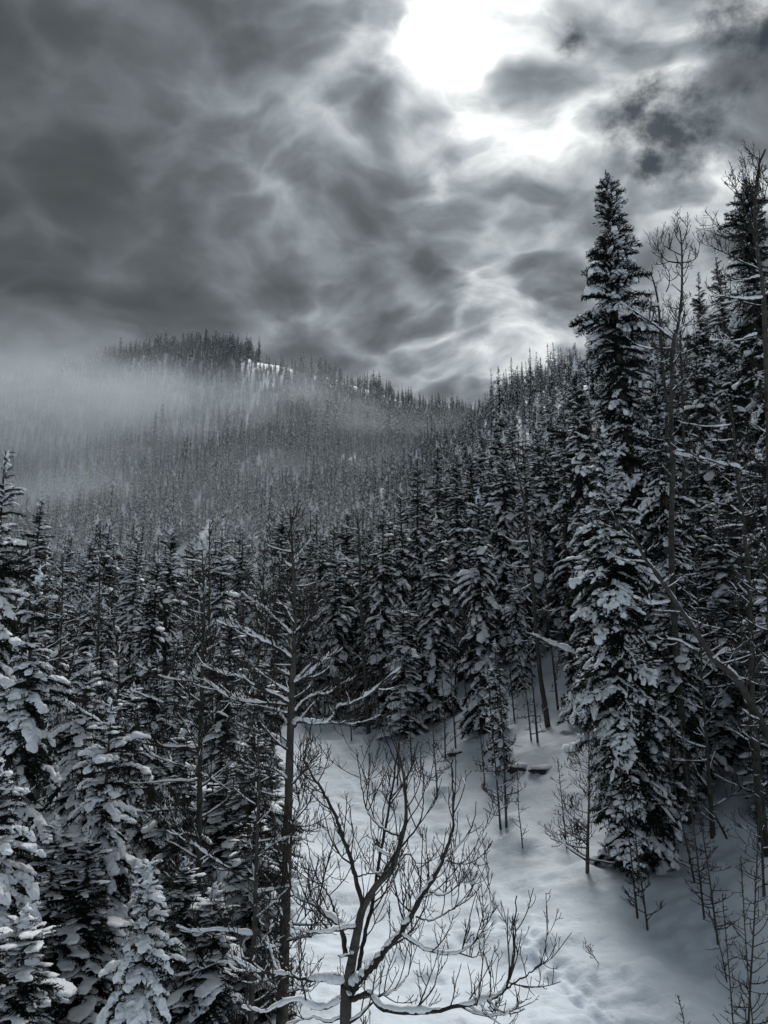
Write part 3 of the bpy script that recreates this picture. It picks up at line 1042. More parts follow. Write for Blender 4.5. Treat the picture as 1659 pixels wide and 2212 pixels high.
rngF = random.Random(5)
placed = []
FIRS_MID = [
    (1545, 546, 48, 36, 'spire of a fir just beside the sharp-pointed tall one'),
    (1491, 590, 46, 34, 'fir spire between the forked aspen top and its taller neighbour'),
    (1540, 1058, 29, 62, 'snowy fir low in the thicket behind the slanting aspen'),
    (1652, 1170, 25, 70, 'snowy fir half cut off by the photo edge behind the slanting aspen'),
    (1240, 770, 40, 52, 'dark fir tucked against the tallest one, on its downhill side'),
    (1205, 850, 46, 46, 'fir standing second downhill of the tallest fir'),
    (1165, 905, 56, 44, 'snow flecked fir above the slanting bare trunk in the gully stand'),
    (1128, 935, 50, 44, 'slender fir right behind the slanting bare trunk'),
    (1030, 1058, 41, 62, 'stout snow-plastered fir at the foot of the gully stand'),
    (985, 968, 58, 42, 'slim fir rising behind the stout snow-plastered one'),
    (1022, 960, 62, 40, 'twin partner of the slim fir behind the stout snow-plastered one'),
    (1072, 885, 72, 42, 'highest fir of the gully stand, touching the dark ridge'),
    (906, 975, 60, 36, 'very narrow fir spire by the misty slope'),
    (946, 955, 66, 36, 'narrow fir with a bent snowy twig at its tip'),
    (870, 1042, 54, 42, 'fir of the gully stand with a white shoulder of snow low down'),
    (826, 1086, 50, 50, 'snowy fir at the outer end of the gully stand'),
    (790, 1130, 58, 38, 'shorter fir close to the bare trunk with one white bough'),
    (735, 1178, 60, 36, 'fir behind the one-armed bare aspen'),
    (690, 1135, 78, 34, 'thin fir rising behind the tip of the straight grey aspen'),
    (1075, 1380, 34, 30, 'thin young fir among bare stems at the edge of the snow'),
    (865, 1300, 46, 58, 'fir with drooping white boughs above the snow of the gully'),
    (372, 1128, 40, 52, 'tall dark fir of the cluster below the mist'),
    (332, 1190, 36, 46, 'snowy fir leaning into the dark one of the cluster'),
    (300, 1150, 44, 46, 'pointed fir of the cluster, on its outer flank'),
    (230, 1120, 48, 58, 'shapely fir standing alone below the mist'),
    (206, 1262, 36, 46, 'narrow white-flecked fir in the hollow below the shapely one'),
    (233, 1292, 30, 52, 'snowy fir just in front of the narrow white-flecked one'),
    (150, 1300, 44, 46, 'dark fir seen between the thicket and the hollow'),
    (290, 1475, 22, 70, 'snowy fir behind the long twigs of the thin aspen'),
    (352, 1405, 26, 76, 'dark fir behind the crown of the thin aspen'),
    (500, 1330, 27, 80, 'broad dark fir between the two grey aspen trunks'),
    (575, 1420, 31, 70, 'dark fir crowding the straight grey aspen trunk'),
    (405, 1560, 20, 84, 'snow-draped fir beside the thin aspen trunk'),
    (492, 1640, 22, 90, 'snow-draped fir between the trunks, reaching the ground'),
    (110, 1760, 15, 120, 'fir with sagging white boughs low in the thicket'),
    (205, 1790, 15, 100, 'dark fir at the back of the small snow-buried one'),
    (420, 1850, 15, 100, 'fir hidden among snow-laden aspen limbs near the ground'),
    (545, 1560, 19, 84, 'dark fir close to the straight grey aspen trunk, low down'),
    (560, 1745, 17, 92, 'fir crouching under the white limbs between two trunks'),
    (470, 1905, 14.5, 100, 'snowy fir under the lowest aspen limbs'),
    (590, 1655, 24, 66, 'fir just where the open snow of the gully begins'),
    (60, 1950, 12, 150, 'fir with white drooping boughs at the lowest corner of the thicket'),
    (1480, 700, 42, 50, 'dark fir behind the twin aspen trunks'),
    (1570, 720, 40, 56, 'dark fir beneath the needle-sharp spire'),
    (1470, 1000, 33, 60, 'dark fir in the shade between trunks of the twin aspens'),
    (1620, 900, 32, 66, 'dark fir near the photo edge under snowy limbs'),
    (1395, 1180, 30, 70, 'snowy fir behind the slanting aspen tip'),
    (1490, 1330, 31, 70, 'snow-sprinkled fir low behind the slanting aspen'),
    (1440, 1245, 25.5, 74, 'snowy fir in the gap right behind the stout grey trunk'),
    (1535, 1290, 27, 80, 'snowy fir at the back of the level-limbed grey trunk'),
    (1612, 1240, 28, 78, 'snowy fir above the long dark leaning stem'),
    (1385, 1385, 24, 66, 'smaller fir clinging to the skirt of the broad snowy one, uphill'),
    (1650, 1420, 24, 80, 'fir at the photo edge right above the snowy bank'),
    (1655, 700, 30, 72, 'dark fir cut by the photo edge below the sharp spire'),
    (1560, 905, 31, 76, 'dark fir between two bare trunks under the sharp spire'),
    (1640, 960, 26, 78, 'dark fir pressed against the photo edge behind the twiggy aspen'),
    (1500, 1150, 28.5, 76, 'dark fir behind the arching white limb'),
    (1585, 1060, 29.5, 80, 'dark fir filling the shade behind the twiggy edge aspen'),
    (1360, 900, 36, 60, 'fir filling the gap behind the tallest one'),
    (1255, 1050, 36, 60, 'dark fir at the shaded back of the broad snowy one'),
]
for (px, py, y, rp, label) in FIRS_MID:
    b, H = place_top(px, py, y)
    Rad = max(rp * y / 1610.0, 0.07 * H)
    fir_copy(b, H, Rad, rngF, label, 'single firs of the middle distance', shady='dark' in label or 'hidden' in label)
    placed.append((b.x, b.y, Rad))
for (px, py, y, rp, *_r) in FIRS_NEAR:
    b, H = place_top(px, py, y)
    placed.append((b.x, b.y, rp * y / 1610.0))


def clearing(x, y):
    """open snow: the gully, the glade on the slope and the bare shoulder of the peak"""
    r = math.hypot(x, y); th = math.degrees(math.atan2(x, y))
    for (cx, c_y, w) in ((3, 16, 8), (4.5, 20, 7), (3.5, 25, 6.5), (1.5, 31, 5.5), (-2, 40, 5.0), (-5, 50, 4.5), (-9, 66, 4.0), (-12, 84, 4.0), (9, 26, 5.5), (13, 26, 4.5), (6.5, 33, 4.5), (8.5, 40, 3.2)):
        if (x - cx) ** 2 + (y - c_y) ** 2 < w * w:
            return True
    if 150 < r < 236 and -16.3 < th < -13.2:
        return True
    if r < 34 and 3 < th < 34:
        return True
    return r < 30 and th > -12


ZONES = [
    # r0, r1, th0, th1, count, group label
    (34, 62, -30, -11, 38, 'snow-dusted fir in the packed stand between thicket and misty slope', 'firs packed below the misty slope'),
    (62, 100, -30, -9, 62, 'small snow-flecked fir at the foot of the misty slope', 'firs at the foot of the misty slope'),
    (46, 80, -9, 11, 46, 'snow-flecked fir in the thick of the gully stand', 'firs in the thick of the gully stand'),
    (80, 125, -8, 9, 52, 'small fir between the gully stand and the far peak', 'firs between gully stand and peak'),
    (40, 75, 9, 31, 46, 'dark fir in the wooded bank behind the tallest fir', 'firs on the wooded bank'),
    (75, 125, 8, 24, 40, 'dark little fir climbing the ridge above the gully stand', 'firs climbing the dark ridge'),
]
for (r0, r1, t0, t1, cnt, label, group) in ZONES:
    got, tries = 0, 0
    while got < cnt and tries < 4000:
        tries += 1
        r = math.sqrt(rngF.uniform(r0 * r0, r1 * r1)); th = R(rngF.uniform(t0, t1))
        x, y = r * math.sin(th), r * math.cos(th)
        if clearing(x, y) or any((x - a) ** 2 + (y - b) ** 2 < (1.25 + 0.5 * c) ** 2 for a, b, c in placed):
            continue
        H = (rngF.uniform(7.5, 15.5) if r < 55 else rngF.uniform(9.0, 18.0)) * (0.85 if r < 46 else 1.0) * (0.6 if rngF.random() < .15 else 1)
        if t0 < -5 and r < 62:
            H *= 0.85
        Rad = H * rngF.uniform(0.095, 0.14)
        fir_copy(Vector((x, y, gz(x, y) - 0.1)), H, Rad, rngF, label, group, shady='wooded bank' in group and rngF.random() < .7)
        placed.append((x, y, Rad)); got += 1

# ------------------------------------------------------------------ the far wood: one mass of instanced firs
far_parts = []
for k, (H, Rad) in enumerate(((13, 1.7), (13, 2.1), (13, 1.4), (13, 2.5))):
    tm, cr, sn = baked_fir(H, Rad, 300 + k, far=True, spacing=0.75, per=5, gaps=0.06, snow_p=(0.95, 0.85, 0.7, 1.0)[k], droop=22, taper=0.8)
    mb = MB()
    for v, f in zip(cr.v, cr.f):
        pass
    mb.add(np.concatenate(cr.v), np.concatenate(cr.f), 0)
    mb.add(np.concatenate(sn.v), np.concatenate(sn.f), 1)
    tube(mb, [(0, 0, -1), (0, 0, H * 0.5), (0, 0, H)], [0.16, 0.09, 0.02], 5, 0)
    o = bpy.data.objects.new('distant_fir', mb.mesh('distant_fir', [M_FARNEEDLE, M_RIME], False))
    far_parts.append(o)
# dead snags among them
mb = MB()
tube(mb, [(0, 0, -1), (0.1, 0, 6), (0.2, 0.1, 12)], [0.17, 0.12, 0.03], 5, 0)
rs = random.Random(8)
for i in range(22):
    h = rs.uniform(3, 11.5); a = rs.uniform(0, 6.28); l = rs.uniform(0.3, 1.0)
    tube(mb, [(0.15 * h / 12, 0, h), (math.cos(a) * l, math.sin(a) * l, h + rs.uniform(-.2, .35))], [0.04, 0.01], 3, 0)
far_parts.append(bpy.data.objects.new('distant_snag', mb.mesh('distant_snag', [M_FIRBARK, M_RIME], False)))

rg = np.random.default_rng(11)
pts, scl, rot, var = [], [], [], []
N = 150000
r = np.sqrt(rg.uniform(96 ** 2, 660 ** 2, N)); th = rg.uniform(-36, 34, N)
X = r * np.sin(np.radians(th)); Y = r * np.cos(np.radians(th))
dn = fbm(X * 0.018, Y * 0.018, 3, 55)
# chance of a tree: thick on the flanks, thin over the bare shoulder by the peak
keep = np.full(N, 1.0)
keep = np.where(dn < -0.38, 0.45, keep)
bare = (r > 470 + 14 * vnoise(X * .03, Y * .03, 2)) & (th > -10.6 + 4.5 * vnoise(X * .035, Y * .035, 6)) & (th < 5.5)
edge = np.clip((r - 490) / 60, 0, 1)
keep = np.where(bare, 0.62 - 0.60 * edge, keep)
keep = np.where((r > 150) & (r < 236) & (th > -16.3) & (th < -13.2), 0.0, keep)
keep = np.where((r > 618) & (th < -11), 0.5, keep)
keep = np.where((r > 330) & (th > 8), 0.1, keep)
ok = rg.random(N) < keep
cell = 3.5
seen = {}
ZG = ground(X, Y)
for i in np.nonzero(ok)[0]:
    c_ = 7.2 if r[i] < 150 else 6.2 if r[i] < 200 else 5.4 if r[i] < 300 else 4.7
    key = (int(X[i] // c_), int(Y[i] // c_), c_)
    if key in seen:
        continue
    x, y = X[i], Y[i]
    if r[i] < 130 and any((x - a) ** 2 + (y - b) ** 2 < 4.0 for a, b, c in placed):
        continue
    seen[key] = 1
    pts.append((x, y, ZG[i] - 0.2))
    far_small = 0.75 if (bare[i]) else 1.0
    s = rg.uniform(0.55, 1.3) * far_small * (0.98 if r[i] > 300 else 1.1 if r[i] > 190 else 1.25)
    if rg.random() < 0.12:
        s *= 1.35
    if r[i] > 400 and th[i] > -8:
        s *= 1.45
    if th[i] > 5 and r[i] > 100:
        s *= 0.78
    if r[i] > 575 and th[i] < -9:
        s *= 1.2
    scl.append((s * rg.uniform(0.8, 1.15), s * rg.uniform(0.8, 1.15), s))
    rot.append((rg.normal(0, .025), rg.normal(0, .025), rg.uniform(0, 6.28)))
    var.append(4 if rg.random() < (0.12 if bare[i] else 0.035) else int(rg.integers(0, 4)))
me = bpy.data.meshes.new('distant_forest')
me.vertices.add(len(pts)); me.vertices.foreach_set('co', np.array(pts, np.float32).ravel())
for nm, ty, dat, key in (('scl', 'FLOAT_VECTOR', scl, 'vector'), ('rot', 'FLOAT_VECTOR', rot, 'vector'), ('var', 'INT', var, 'value')):
    a = me.attributes.new(nm, ty, 'POINT')
    a.data.foreach_set(key, np.array(dat, np.int32 if ty == 'INT' else np.float32).ravel())
forest = bpy.data.objects.new('distant_forest', me)
C.objects.link(forest)
forest['kind'] = 'stuff'
forest['label'] = 'far-off fir wood covering the mountainside and ridge'
ng = bpy.data.node_groups.new('distant_forest', 'GeometryNodeTree')
ng.interface.new_socket('Geometry', in_out='INPUT', socket_type='NodeSocketGeometry')
ng.interface.new_socket('Geometry', in_out='OUTPUT', socket_type='NodeSocketGeometry')
G = NT(ng)
gi, go = G.new('NodeGroupInput'), G.new('NodeGroupOutput')
jn = G.new('GeometryNodeGeometryToInstance')
for o in reversed(far_parts):
    oi = G.new('GeometryNodeObjectInfo')
    oi.inputs['Object'].default_value = o
    oi.inputs['As Instance'].default_value = False
    G.l.new(oi.outputs['Geometry'], jn.inputs[0])


def attr(nm, ty):
    n = G.new('GeometryNodeInputNamedAttribute', data_type=ty)
    n.inputs['Name'].default_value = nm
    return n.outputs['Attribute']


ip = G.new('GeometryNodeInstanceOnPoints')
G.l.new(gi.outputs[0], ip.inputs['Points'])
G.l.new(jn.outputs[0], ip.inputs['Instance'])
ip.inputs['Pick Instance'].default_value = True
G.l.new(attr('var', 'INT'), ip.inputs['Instance Index'])
er = G.new('FunctionNodeEulerToRotation')
G.l.new(attr('rot', 'FLOAT_VECTOR'), er.inputs[0])
G.l.new(er.outputs[0], ip.inputs['Rotation'])
G.l.new(attr('scl', 'FLOAT_VECTOR'), ip.inputs['Scale'])
G.l.new(ip.outputs[0], go.inputs[0])
md = forest.modifiers.new('trees', 'NODES')
md.node_group = ng

# ------------------------------------------------------------------ air: a bank of mist against the mountain


def box_mesh(name, lo, hi, mat):
    v = [(x, y, z) for x in (lo[0], hi[0]) for y in (lo[1], hi[1]) for z in (lo[2], hi[2])]
    f = [(0, 1, 3, 2), (4, 6, 7, 5), (0, 4, 5, 1), (2, 3, 7, 6), (0, 2, 6, 4), (1, 5, 7, 3)]
    mb = MB(); mb.add(v, f)
    return mb.obj(name, [mat], None, False)


def vol_material(name):
    m = bpy.data.materials.new(name)
    m.use_nodes = True
    t = NT(m.node_tree)
    for n in list(t.n):
        t.n.remove(n)
    o = t.new('ShaderNodeOutputMaterial')
    v = t.new('ShaderNodeVolumePrincipled')
    t.l.new(v.outputs[0], o.inputs['Volume'])
    return m, t, v


m, t, v = vol_material('mist')
v.inputs['Color'].default_value = (0.86, 0.94, 1.0, 1)
v.inputs['Anisotropy'].default_value = 0.25
tcn = t.new('ShaderNodeTexCoord')
P = tcn.outputs['Object']
warpn = t.v('SCALE', t.v('SUBTRACT', t.noise(P, 0.010, 3, 0.55, col=True), (0.5, 0.5, 0.5)), 90.0)
Pw = t.v('ADD', P, warpn)
tot = None
for (c, s, k) in (((-190, 420, 126), (175, 120, 80), 0.82), ((-85, 430, 136), (130, 80, 48), 0.95), ((-350, 490, 165), (160, 150, 100), 0.38),
                  ((15, 400, 112), (120, 100, 40), 0.26), ((-30, 320, 66), (190, 70, 36), 0.40), ((-170, 290, 62), (130, 60, 36), 0.45), ((-50, 185, 26), (130, 75, 40), 0.11)):
    dd = t.v('LENGTH', t.v('DIVIDE', t.v('SUBTRACT', Pw, c), s))
    g = t.step(dd, 1.0, 0.0, 0.0, k)
    tot = g if tot is None else t.m('ADD', tot, g)
wm = t.new('ShaderNodeMapping')                                 # wisps drawn out along the slope
wm.inputs['Rotation'].default_value = (0, R(28), 0)
wm.inputs['Scale'].default_value = (0.38, 0.8, 1.15)
t.l.new(Pw, wm.inputs[0])
wis = t.step(t.noise(wm.outputs[0], 0.030, 5, 0.65), 0.36, 0.66, 0.12, 1.3)
t.put(v.inputs['Density'], t.m('MULTIPLY', t.m('MULTIPLY', tot, wis), 0.026))
mist = box_mesh('mist_bank', (-520, 100, -12), (170, 640, 285), m)
mist['kind'] = 'stuff'
mist['label'] = 'pale mist bank drifting across the flank of the far peak'

# ------------------------------------------------------------------ the aspens close by, limb by limb
def C3(px, py):                                              # points read off enlarged parts of the photograph
    return (530.9 + .4266 * px, 1592.6 + .4266 * py)


def C2(px, py):
    return (442.4 + .2667 * px, 1150.2 + .2667 * py)


def C1(px, py):
    return (.3334 * px, 1238.7 + .3334 * py)


def C4(px, py):
    return (1128.0 + .32 * px, 796.3 + .32 * py)


def C5(px, py):
    return (1106.0 + .3334 * px, 309.7 + .3334 * py)


def world_path(fn, pts, y0, y1, rng=None):
    out = []
    for i, (a, b) in enumerate(pts):
        px, py = fn(a, b)
        f = i / max(1, len(pts) - 1)
        out.append(at(px, py, y0 + (y1 - y0) * f))
    return out


def to_ground(path):
    """carry a trunk down from its lowest given point to the snow"""
    q = path[0]
    d = (path[0] - path[1]).normalized()
    x, y = q.x + d.x * 0.3, q.y
    z = gz(x, y)
    if q.z > z + 0.3:
        return [Vector((x, y, z - 0.35))] + path
    return [Vector((q.x, q.y, z - 0.35))] + path[1:]


ID = lambda a, b: (a, b)

# the spreading aspen in front
Y = 9.6
tr = to_ground(world_path(C3, [(505, 1452), (512, 1290), (540, 1120), (570, 960), (592, 870), (655, 760), (742, 660), (790, 500), (812, 400), (800, 200), (770, 60)], Y, Y))
L = []
for pts, dy0, dy1, a, b, sn in (
    ([(592, 870), (560, 720), (520, 580), (470, 440), (400, 290), (340, 200), (290, 100)], 0, -0.5, .040, .012, .6),
    ([(520, 1330), (560, 1250), (592, 1050), (640, 850), (680, 600), (720, 380), (750, 200), (775, 30)], .1, 1.2, .046, .014, .3),
    ([(530, 1270), (580, 1225), (650, 1150), (710, 1075), (790, 985), (870, 840), (960, 700), (1010, 580), (1050, 450), (1050, 300), (1045, 110)], 0, -0.8, .058, .010, 1.2),
    ([(520, 1335), (575, 1315), (630, 1300), (690, 1370), (850, 1395), (1000, 1380), (1180, 1340), (1290, 1300), (1345, 1200), (1362, 1020), (1370, 800)], 0, -1.0, .044, .008, 1.5),
    ([(1290, 1300), (1345, 1255), (1430, 1200), (1500, 1130), (1527, 960)], -.75, -.9, .014, .005, .5),
    ([(1225, 1330), (1255, 1380), (1330, 1390), (1400, 1340), (1450, 1320)], -.75, -.5, .011, .004, .5),
    ([(790, 1000), (900, 1070), (1030, 1100), (1130, 1060), (1200, 980), (1245, 850), (1262, 770)], -.4, .5, .020, .006, 1.2),
    ([(860, 910), (940, 925), (1050, 870), (1140, 810), (1200, 740)], -.5, -.2, .013, .005, .8),
    ([(930, 785), (1000, 800), (1080, 740), (1110, 650)], -.5, -.9, .012, .004, .6),
    ([(1010, 625), (1090, 640), (1160, 560), (1190, 480)], -.6, -.4, .011, .004, .5),
    ([(505, 1250), (400, 1232), (300, 1226), (180, 1200), (60, 1185), (-60, 1120)], 0, .4, .032, .010, 1.6),
    ([(505, 1100), (480, 960), (400, 895), (330, 840), (250, 800), (215, 690), (200, 560)], 0, .5, .042, .010, 1.1),
    ([(560, 960), (460, 975), (360, 992), (250, 970), (180, 900)], 0, -.5, .022, .007, 1.2),
    ([(490, 1335), (370, 1375), (250, 1330), (100, 1390), (-20, 1370)], 0, -.3, .024, .008, 1.6),
    ([(540, 1330), (640, 1310), (720, 1300), (800, 1235), (832, 1150), (840, 980)], 0, .5, .017, .006, 1.0),
    ([(450, 890), (420, 800), (350, 690), (320, 560), (300, 470)], .3, -.2, .014, .005, .7),
    ([(790, 500), (700, 470), (620, 380), (590, 260), (560, 60)], 0, .5, .018, .006, .6),
    ([(660, 755), (760, 590), (880, 430), (900, 300), (905, 180)], 0, -.4, .018, .006, .5),
    ([(560, 700), (650, 690), (740, 680)], -.2, .2, .012, .006, .8),
    ([(742, 660), (830, 590), (890, 740), (880, 780)], 0, .3, .012, .005, .8),
    ([(510, 1400), (420, 1440), (330, 1420), (200, 1460)], 0, .3, .02, .007, 1.4)):
    L.append((world_path(C3, pts, Y + dy0, Y + dy1), a, b, sn))
o = aspen('aspen_tree', tr, .072, .010, L, (8, .8, .35), 3, 1.0, True, .90, 5.6, 2, tk=.80)
tag(o, 'spreading bare aspen with forked snowy limbs over the open gully snow', 'aspen tree', 'bare aspens close by')

# the straight grey aspen
Y = 16.0
tr = to_ground(world_path(ID, [(612, 2120), (617, 1950), (624, 1700), (630, 1500), (635, 1420), (637, 1330), (632, 1200), (628, 1100)], Y, Y))
L = []
for pts, dy, a, b, sn in (
    ([(700, 1030), (600, 950), (400, 840), (340, 790), (200, 760), (90, 715)], -.6, .050, .010, 1.5),
    ([(705, 830), (640, 765), (560, 690), (480, 610), (400, 560), (290, 470)], .5, .036, .009, 1.1),
    ([(715, 850), (760, 790), (800, 760), (850, 690), (890, 590), (990, 530)], -.5, .032, .008, 1.0),
    ([(690, 1390), (560, 1315), (400, 1240), (280, 1170), (150, 1150), (-10, 1085)], -.9, .052, .010, 1.6),
    ([(690, 1400), (560, 1390), (400, 1380), (200, 1340), (60, 1240), (0, 1195)], .8, .040, .010, 1.6),
    ([(720, 1560), (765, 1530), (880, 1548), (980, 1540), (1045, 1490), (1085, 1410), (1200, 1380), (1350, 1290), (1450, 1200), (1590, 1090)], -.8, .046, .010, 1.5),
    ([(700, 1310), (560, 1220), (480, 1160), (410, 1100)], -.4, .026, .008, 1.2),
    ([(725, 1450), (800, 1365), (900, 1310), (1000, 1300), (1130, 1210)], .8, .030, .008, 1.2),
    ([(980, 1540), (1150, 1552), (1300, 1530), (1420, 1480)], -.6, .018, .006, .9),
    ([(735, 930), (800, 825), (870, 690), (890, 580)], .3, .024, .008, .8),
    ([(715, 1220), (800, 1180), (860, 1130), (950, 1050), (1010, 970), (1040, 850)], -.6, .032, .008, 1.7),
    ([(680, 1770), (620, 1690), (520, 1630), (380, 1590), (240, 1545)], .5, .032, .008, 1.3),
    ([(680, 2010), (600, 1940), (520, 1900), (380, 1860)], -.6, .030, .008, 1.3),
    ([(680, 2000), (740, 1960), (860, 1900), (980, 1910)], .4, .024, .008, 1.4),
    ([(670, 1560), (600, 1450), (560, 1430), (420, 1400)], .6, .02, .007, 1.2),
    ([(690, 1160), (600, 1110), (500, 1080), (400, 1060)], .4, .018, .006, 1.0),
    ([(655, 480), (590, 430), (555, 360), (540, 250)], -.2, .014, .005, .6)):
    L.append((world_path(C2, pts, Y, Y + dy), a, b, sn))
o = aspen('aspen_tree', tr, .125, .014, L, (40, 1.2, .03), 4, 0.85, True, .78, 9.0, 1, tk=1.6)
tag(o, 'straight grey aspen with a snow-filled fork and thick white limbs', 'aspen tree', 'bare aspens close by')

# the thin aspen beside it
Y = 17.5
tr = to_ground(world_path(ID, [(424, 2140), (430, 1800), (433, 1600), (438, 1400), (440, 1290), (437, 1190)], Y, Y))
L = []
for pts, dy, a, b, sn in (
    ([(1285, 1130), (1060, 1122), (900, 1090), (820, 1050), (740, 1020), (640, 955), (490, 860)], -.8, .040, .008, 1.7),
    ([(1285, 710), (1100, 682), (1000, 650), (880, 585)], .6, .024, .007, 1.2),
    ([(1280, 880), (1080, 842), (960, 800), (840, 750)], -.5, .022, .007, 1.2),
    ([(1270, 1275), (1100, 1222), (980, 1170), (910, 1080)], .6, .026, .007, 1.4),
    ([(1265, 1345), (1100, 1347), (900, 1360), (740, 1360), (580, 1335)], -.6, .026, .007, 1.2),
    ([(1315, 410), (1180, 300), (1070, 240)], -.4, .018, .006, .9),
    ([(1300, 900), (1440, 910), (1560, 990), (1670, 1035)], .6, .024, .007, 1.4),
    ([(1315, 680), (1470, 790), (1560, 815), (1670, 820)], -.6, .028, .008, 1.5),
    ([(1315, 590), (1450, 640), (1570, 690), (1670, 770)], .5, .026, .008, 1.4),
    ([(1290, 1290), (1390, 1340), (1490, 1405)], -.5, .02, .007, 1.1),
    ([(1275, 1540), (1100, 1530), (940, 1545), (800, 1520), (650, 1480)], .5, .03, .008, 1.4),
    ([(1290, 1000), (1200, 960), (1130, 990), (1040, 940)], .8, .02, .007, 1.3),
    ([(1285, 1150), (1200, 980), (1150, 900)], -.6, .016, .006, 1.0)):
    L.append((world_path(C1, pts, Y, Y + dy), a, b, sn))
o = aspen('aspen_tree', tr, .092, .012, L, (44, 1.3, .05), 5, 0.85, True, .78, 9.0, 1, tk=1.6)
tag(o, 'thin aspen with long snowy limbs in front of the fir thicket', 'aspen tree', 'bare aspens close by')

# a third slim stem between them
Y = 14.0
tr = to_ground(world_path(ID, [(541, 2230), (548, 2050), (553, 1900), (556, 1780), (560, 1690), (556, 1600)], Y, Y))
L = []
for pts, dy, a, b, sn in (
    ([(553, 1905), (500, 1880), (440, 1840), (395, 1800), (350, 1720)], -.5, .026, .006, 1.5),
    ([(552, 1930), (600, 1920), (660, 1905), (700, 1880)], .5, .024, .006, 1.6),
    ([(549, 2020), (480, 2010), (420, 2012), (380, 2000)], -.5, .022, .006, 1.5),
    ([(547, 2100), (480, 2080), (420, 2100), (350, 2110), (300, 2090)], .3, .024, .006, 1.6),
    ([(552, 1850), (620, 1810), (680, 1820)], -.3, .018, .006, 1.2)):
    L.append((world_path(ID, pts, Y, Y + dy), a, b, sn))
o = aspen('aspen_tree', tr, .062, .010, L, (34, 1.0, .05), 6, 0.85, True, .65, 9.0, 1, tk=1.5)
tag(o, 'short slim aspen stem between the two grey trunks', 'aspen tree', 'bare aspens close by')

# the slanting aspen with snow along its back
Y = 20.0
tr = [at(1690, 1660, 20.5)] + world_path(C4, [(1500, 2180), (1400, 2050), (1300, 1970), (1200, 1820), (1090, 1660), (1000, 1520), (900, 1370), (840, 1300), (760, 1160), (680, 1090), (620, 1000), (560, 900)], 20.3, 19.4)
q0 = at(1745, 1760, 20.8)
tr = [Vector((q0.x, q0.y, min(q0.z, gz(q0.x, q0.y)) - 0.3))] + tr
L = []
top = smooth_path(tr, 60)
for pts, dy, a, b, sn in (
    ([(845, 1310), (780, 1300), (700, 1295), (640, 1270)], .3, .030, .008, 1.7),
    ([(1000, 1575), (930, 1588), (860, 1585), (800, 1560), (750, 1540)], -.4, .034, .010, 2.0),
    ([(1090, 1665), (1200, 1722), (1280, 1745), (1390, 1762)], .5, .022, .007, 1.6),
    ([(690, 1100), (640, 1110), (560, 1080)], -.4, .016, .006, 1.2),
    ([(1190, 1920), (1100, 1860), (1030, 1830), (960, 1825)], -.3, .030, .010, 2.0),
    ([(1290, 1960), (1350, 1915), (1400, 1895), (1470, 1900)], .4, .026, .008, 1.8)):
    L.append((world_path(C4, pts, 20.0, 20.0 + dy), a, b, sn))
o = aspen('aspen_tree', tr, .105, .016, L, (20, 1.1, .2), 7, 1.1, True, .65, 7.5, 1, tk=1.7, elev=(-10, 45))
S = MB(); pa = smooth_path(tr, 50) - np.array(o.location); snow_strip(S, pa, np.linspace(.105, .016, 50), random.Random(2), 1.0)
if S.n:
    S.obj('snow', [M_SNOW], o)['kind'] = 'stuff'
tag(o, 'slanting aspen trunk with a stripe of snow along its upper side', 'aspen tree', 'bare aspens close by')

# the bowed sapling bent down under its snow
tr = world_path(C4, [(450, 2090), (440, 2050), (400, 1985), (320, 1910), (200, 1862), (100, 1812), (25, 1785)], 30, 28)
tr[0].z -= 0.0
q = tr[0]
tr = [Vector((q.x + .25, q.y, gz(q.x + .25, q.y) - .3)), Vector((q.x + .15, q.y, (q.z + gz(q.x, q.y)) * .5))] + tr
o = aspen('bent_aspen', tr, .075, .030, (), (7, .7, .3), 8, 1.4, True, .4, 3.0, 0)
S = MB(); pa = smooth_path(tr, 50) - np.array(o.location); snow_strip(S, pa, np.linspace(.075, .030, 50), random.Random(4), 2.2)
S.obj('snow', [M_SNOW], o)['kind'] = 'stuff'
tag(o, 'bare sapling bowed over like an arch under thick snow', 'aspen tree', 'bare aspens close by')

# the twin aspens beside the tallest fir
Y = 25.0
tr = to_ground(world_path(C5, [(1040, 2900), (1040, 2124), (1035, 1900), (1032, 1700), (1045, 1300), (1072, 1200), (1098, 1000), (1102, 800), (1098, 650), (1085, 545)], Y, Y))
L = []
for pts, dy, a, b, sn in (
    ([(1100, 775), (1050, 770), (1000, 757), (950, 700), (918, 640)], .5, .040, .010, .4),
    ([(1100, 725), (1050, 702), (980, 655), (960, 600)], -.5, .030, .010, .3),
    ([(1102, 775), (1150, 765), (1190, 745), (1212, 690), (1215, 640)], .3, .030, .010, .3),
    ([(1098, 670), (1125, 590), (1140, 505)], -.3, .024, .010, .2),
    ([(1092, 650), (1060, 590), (1055, 510)], .3, .022, .010, .2),
    ([(1040, 1270), (940, 1190), (870, 1140), (790, 1085), (730, 1050)], -.8, .050, .012, 1.3),
    ([(1050, 1215), (1110, 1180), (1190, 1165), (1260, 1100)], .6, .040, .012, 1.4),
    ([(1040, 1330), (900, 1330), (800, 1300), (740, 1250)], .7, .036, .010, 1.2),
    ([(1035, 2010), (1130, 2030), (1250, 2060), (1380, 2110)], -.5, .05, .012, 1.6)):
    L.append((world_path(C5, pts, Y, Y + dy), a, b, sn))
o = aspen('aspen_tree', tr, .115, .020, L, (18, 1.3, .5), 9, .9, True, .9, 6.5, 1, tk=1.9)
tag(o, 'tall aspen trunk with a candelabra top against the cloud', 'aspen tree', 'bare aspens close by')
Y = 25.8
tr = to_ground(world_path(C5, [(1005, 2900), (1003, 1800), (980, 1500), (962, 1200), (942, 1000), (912, 880), (890, 830)], Y, Y))
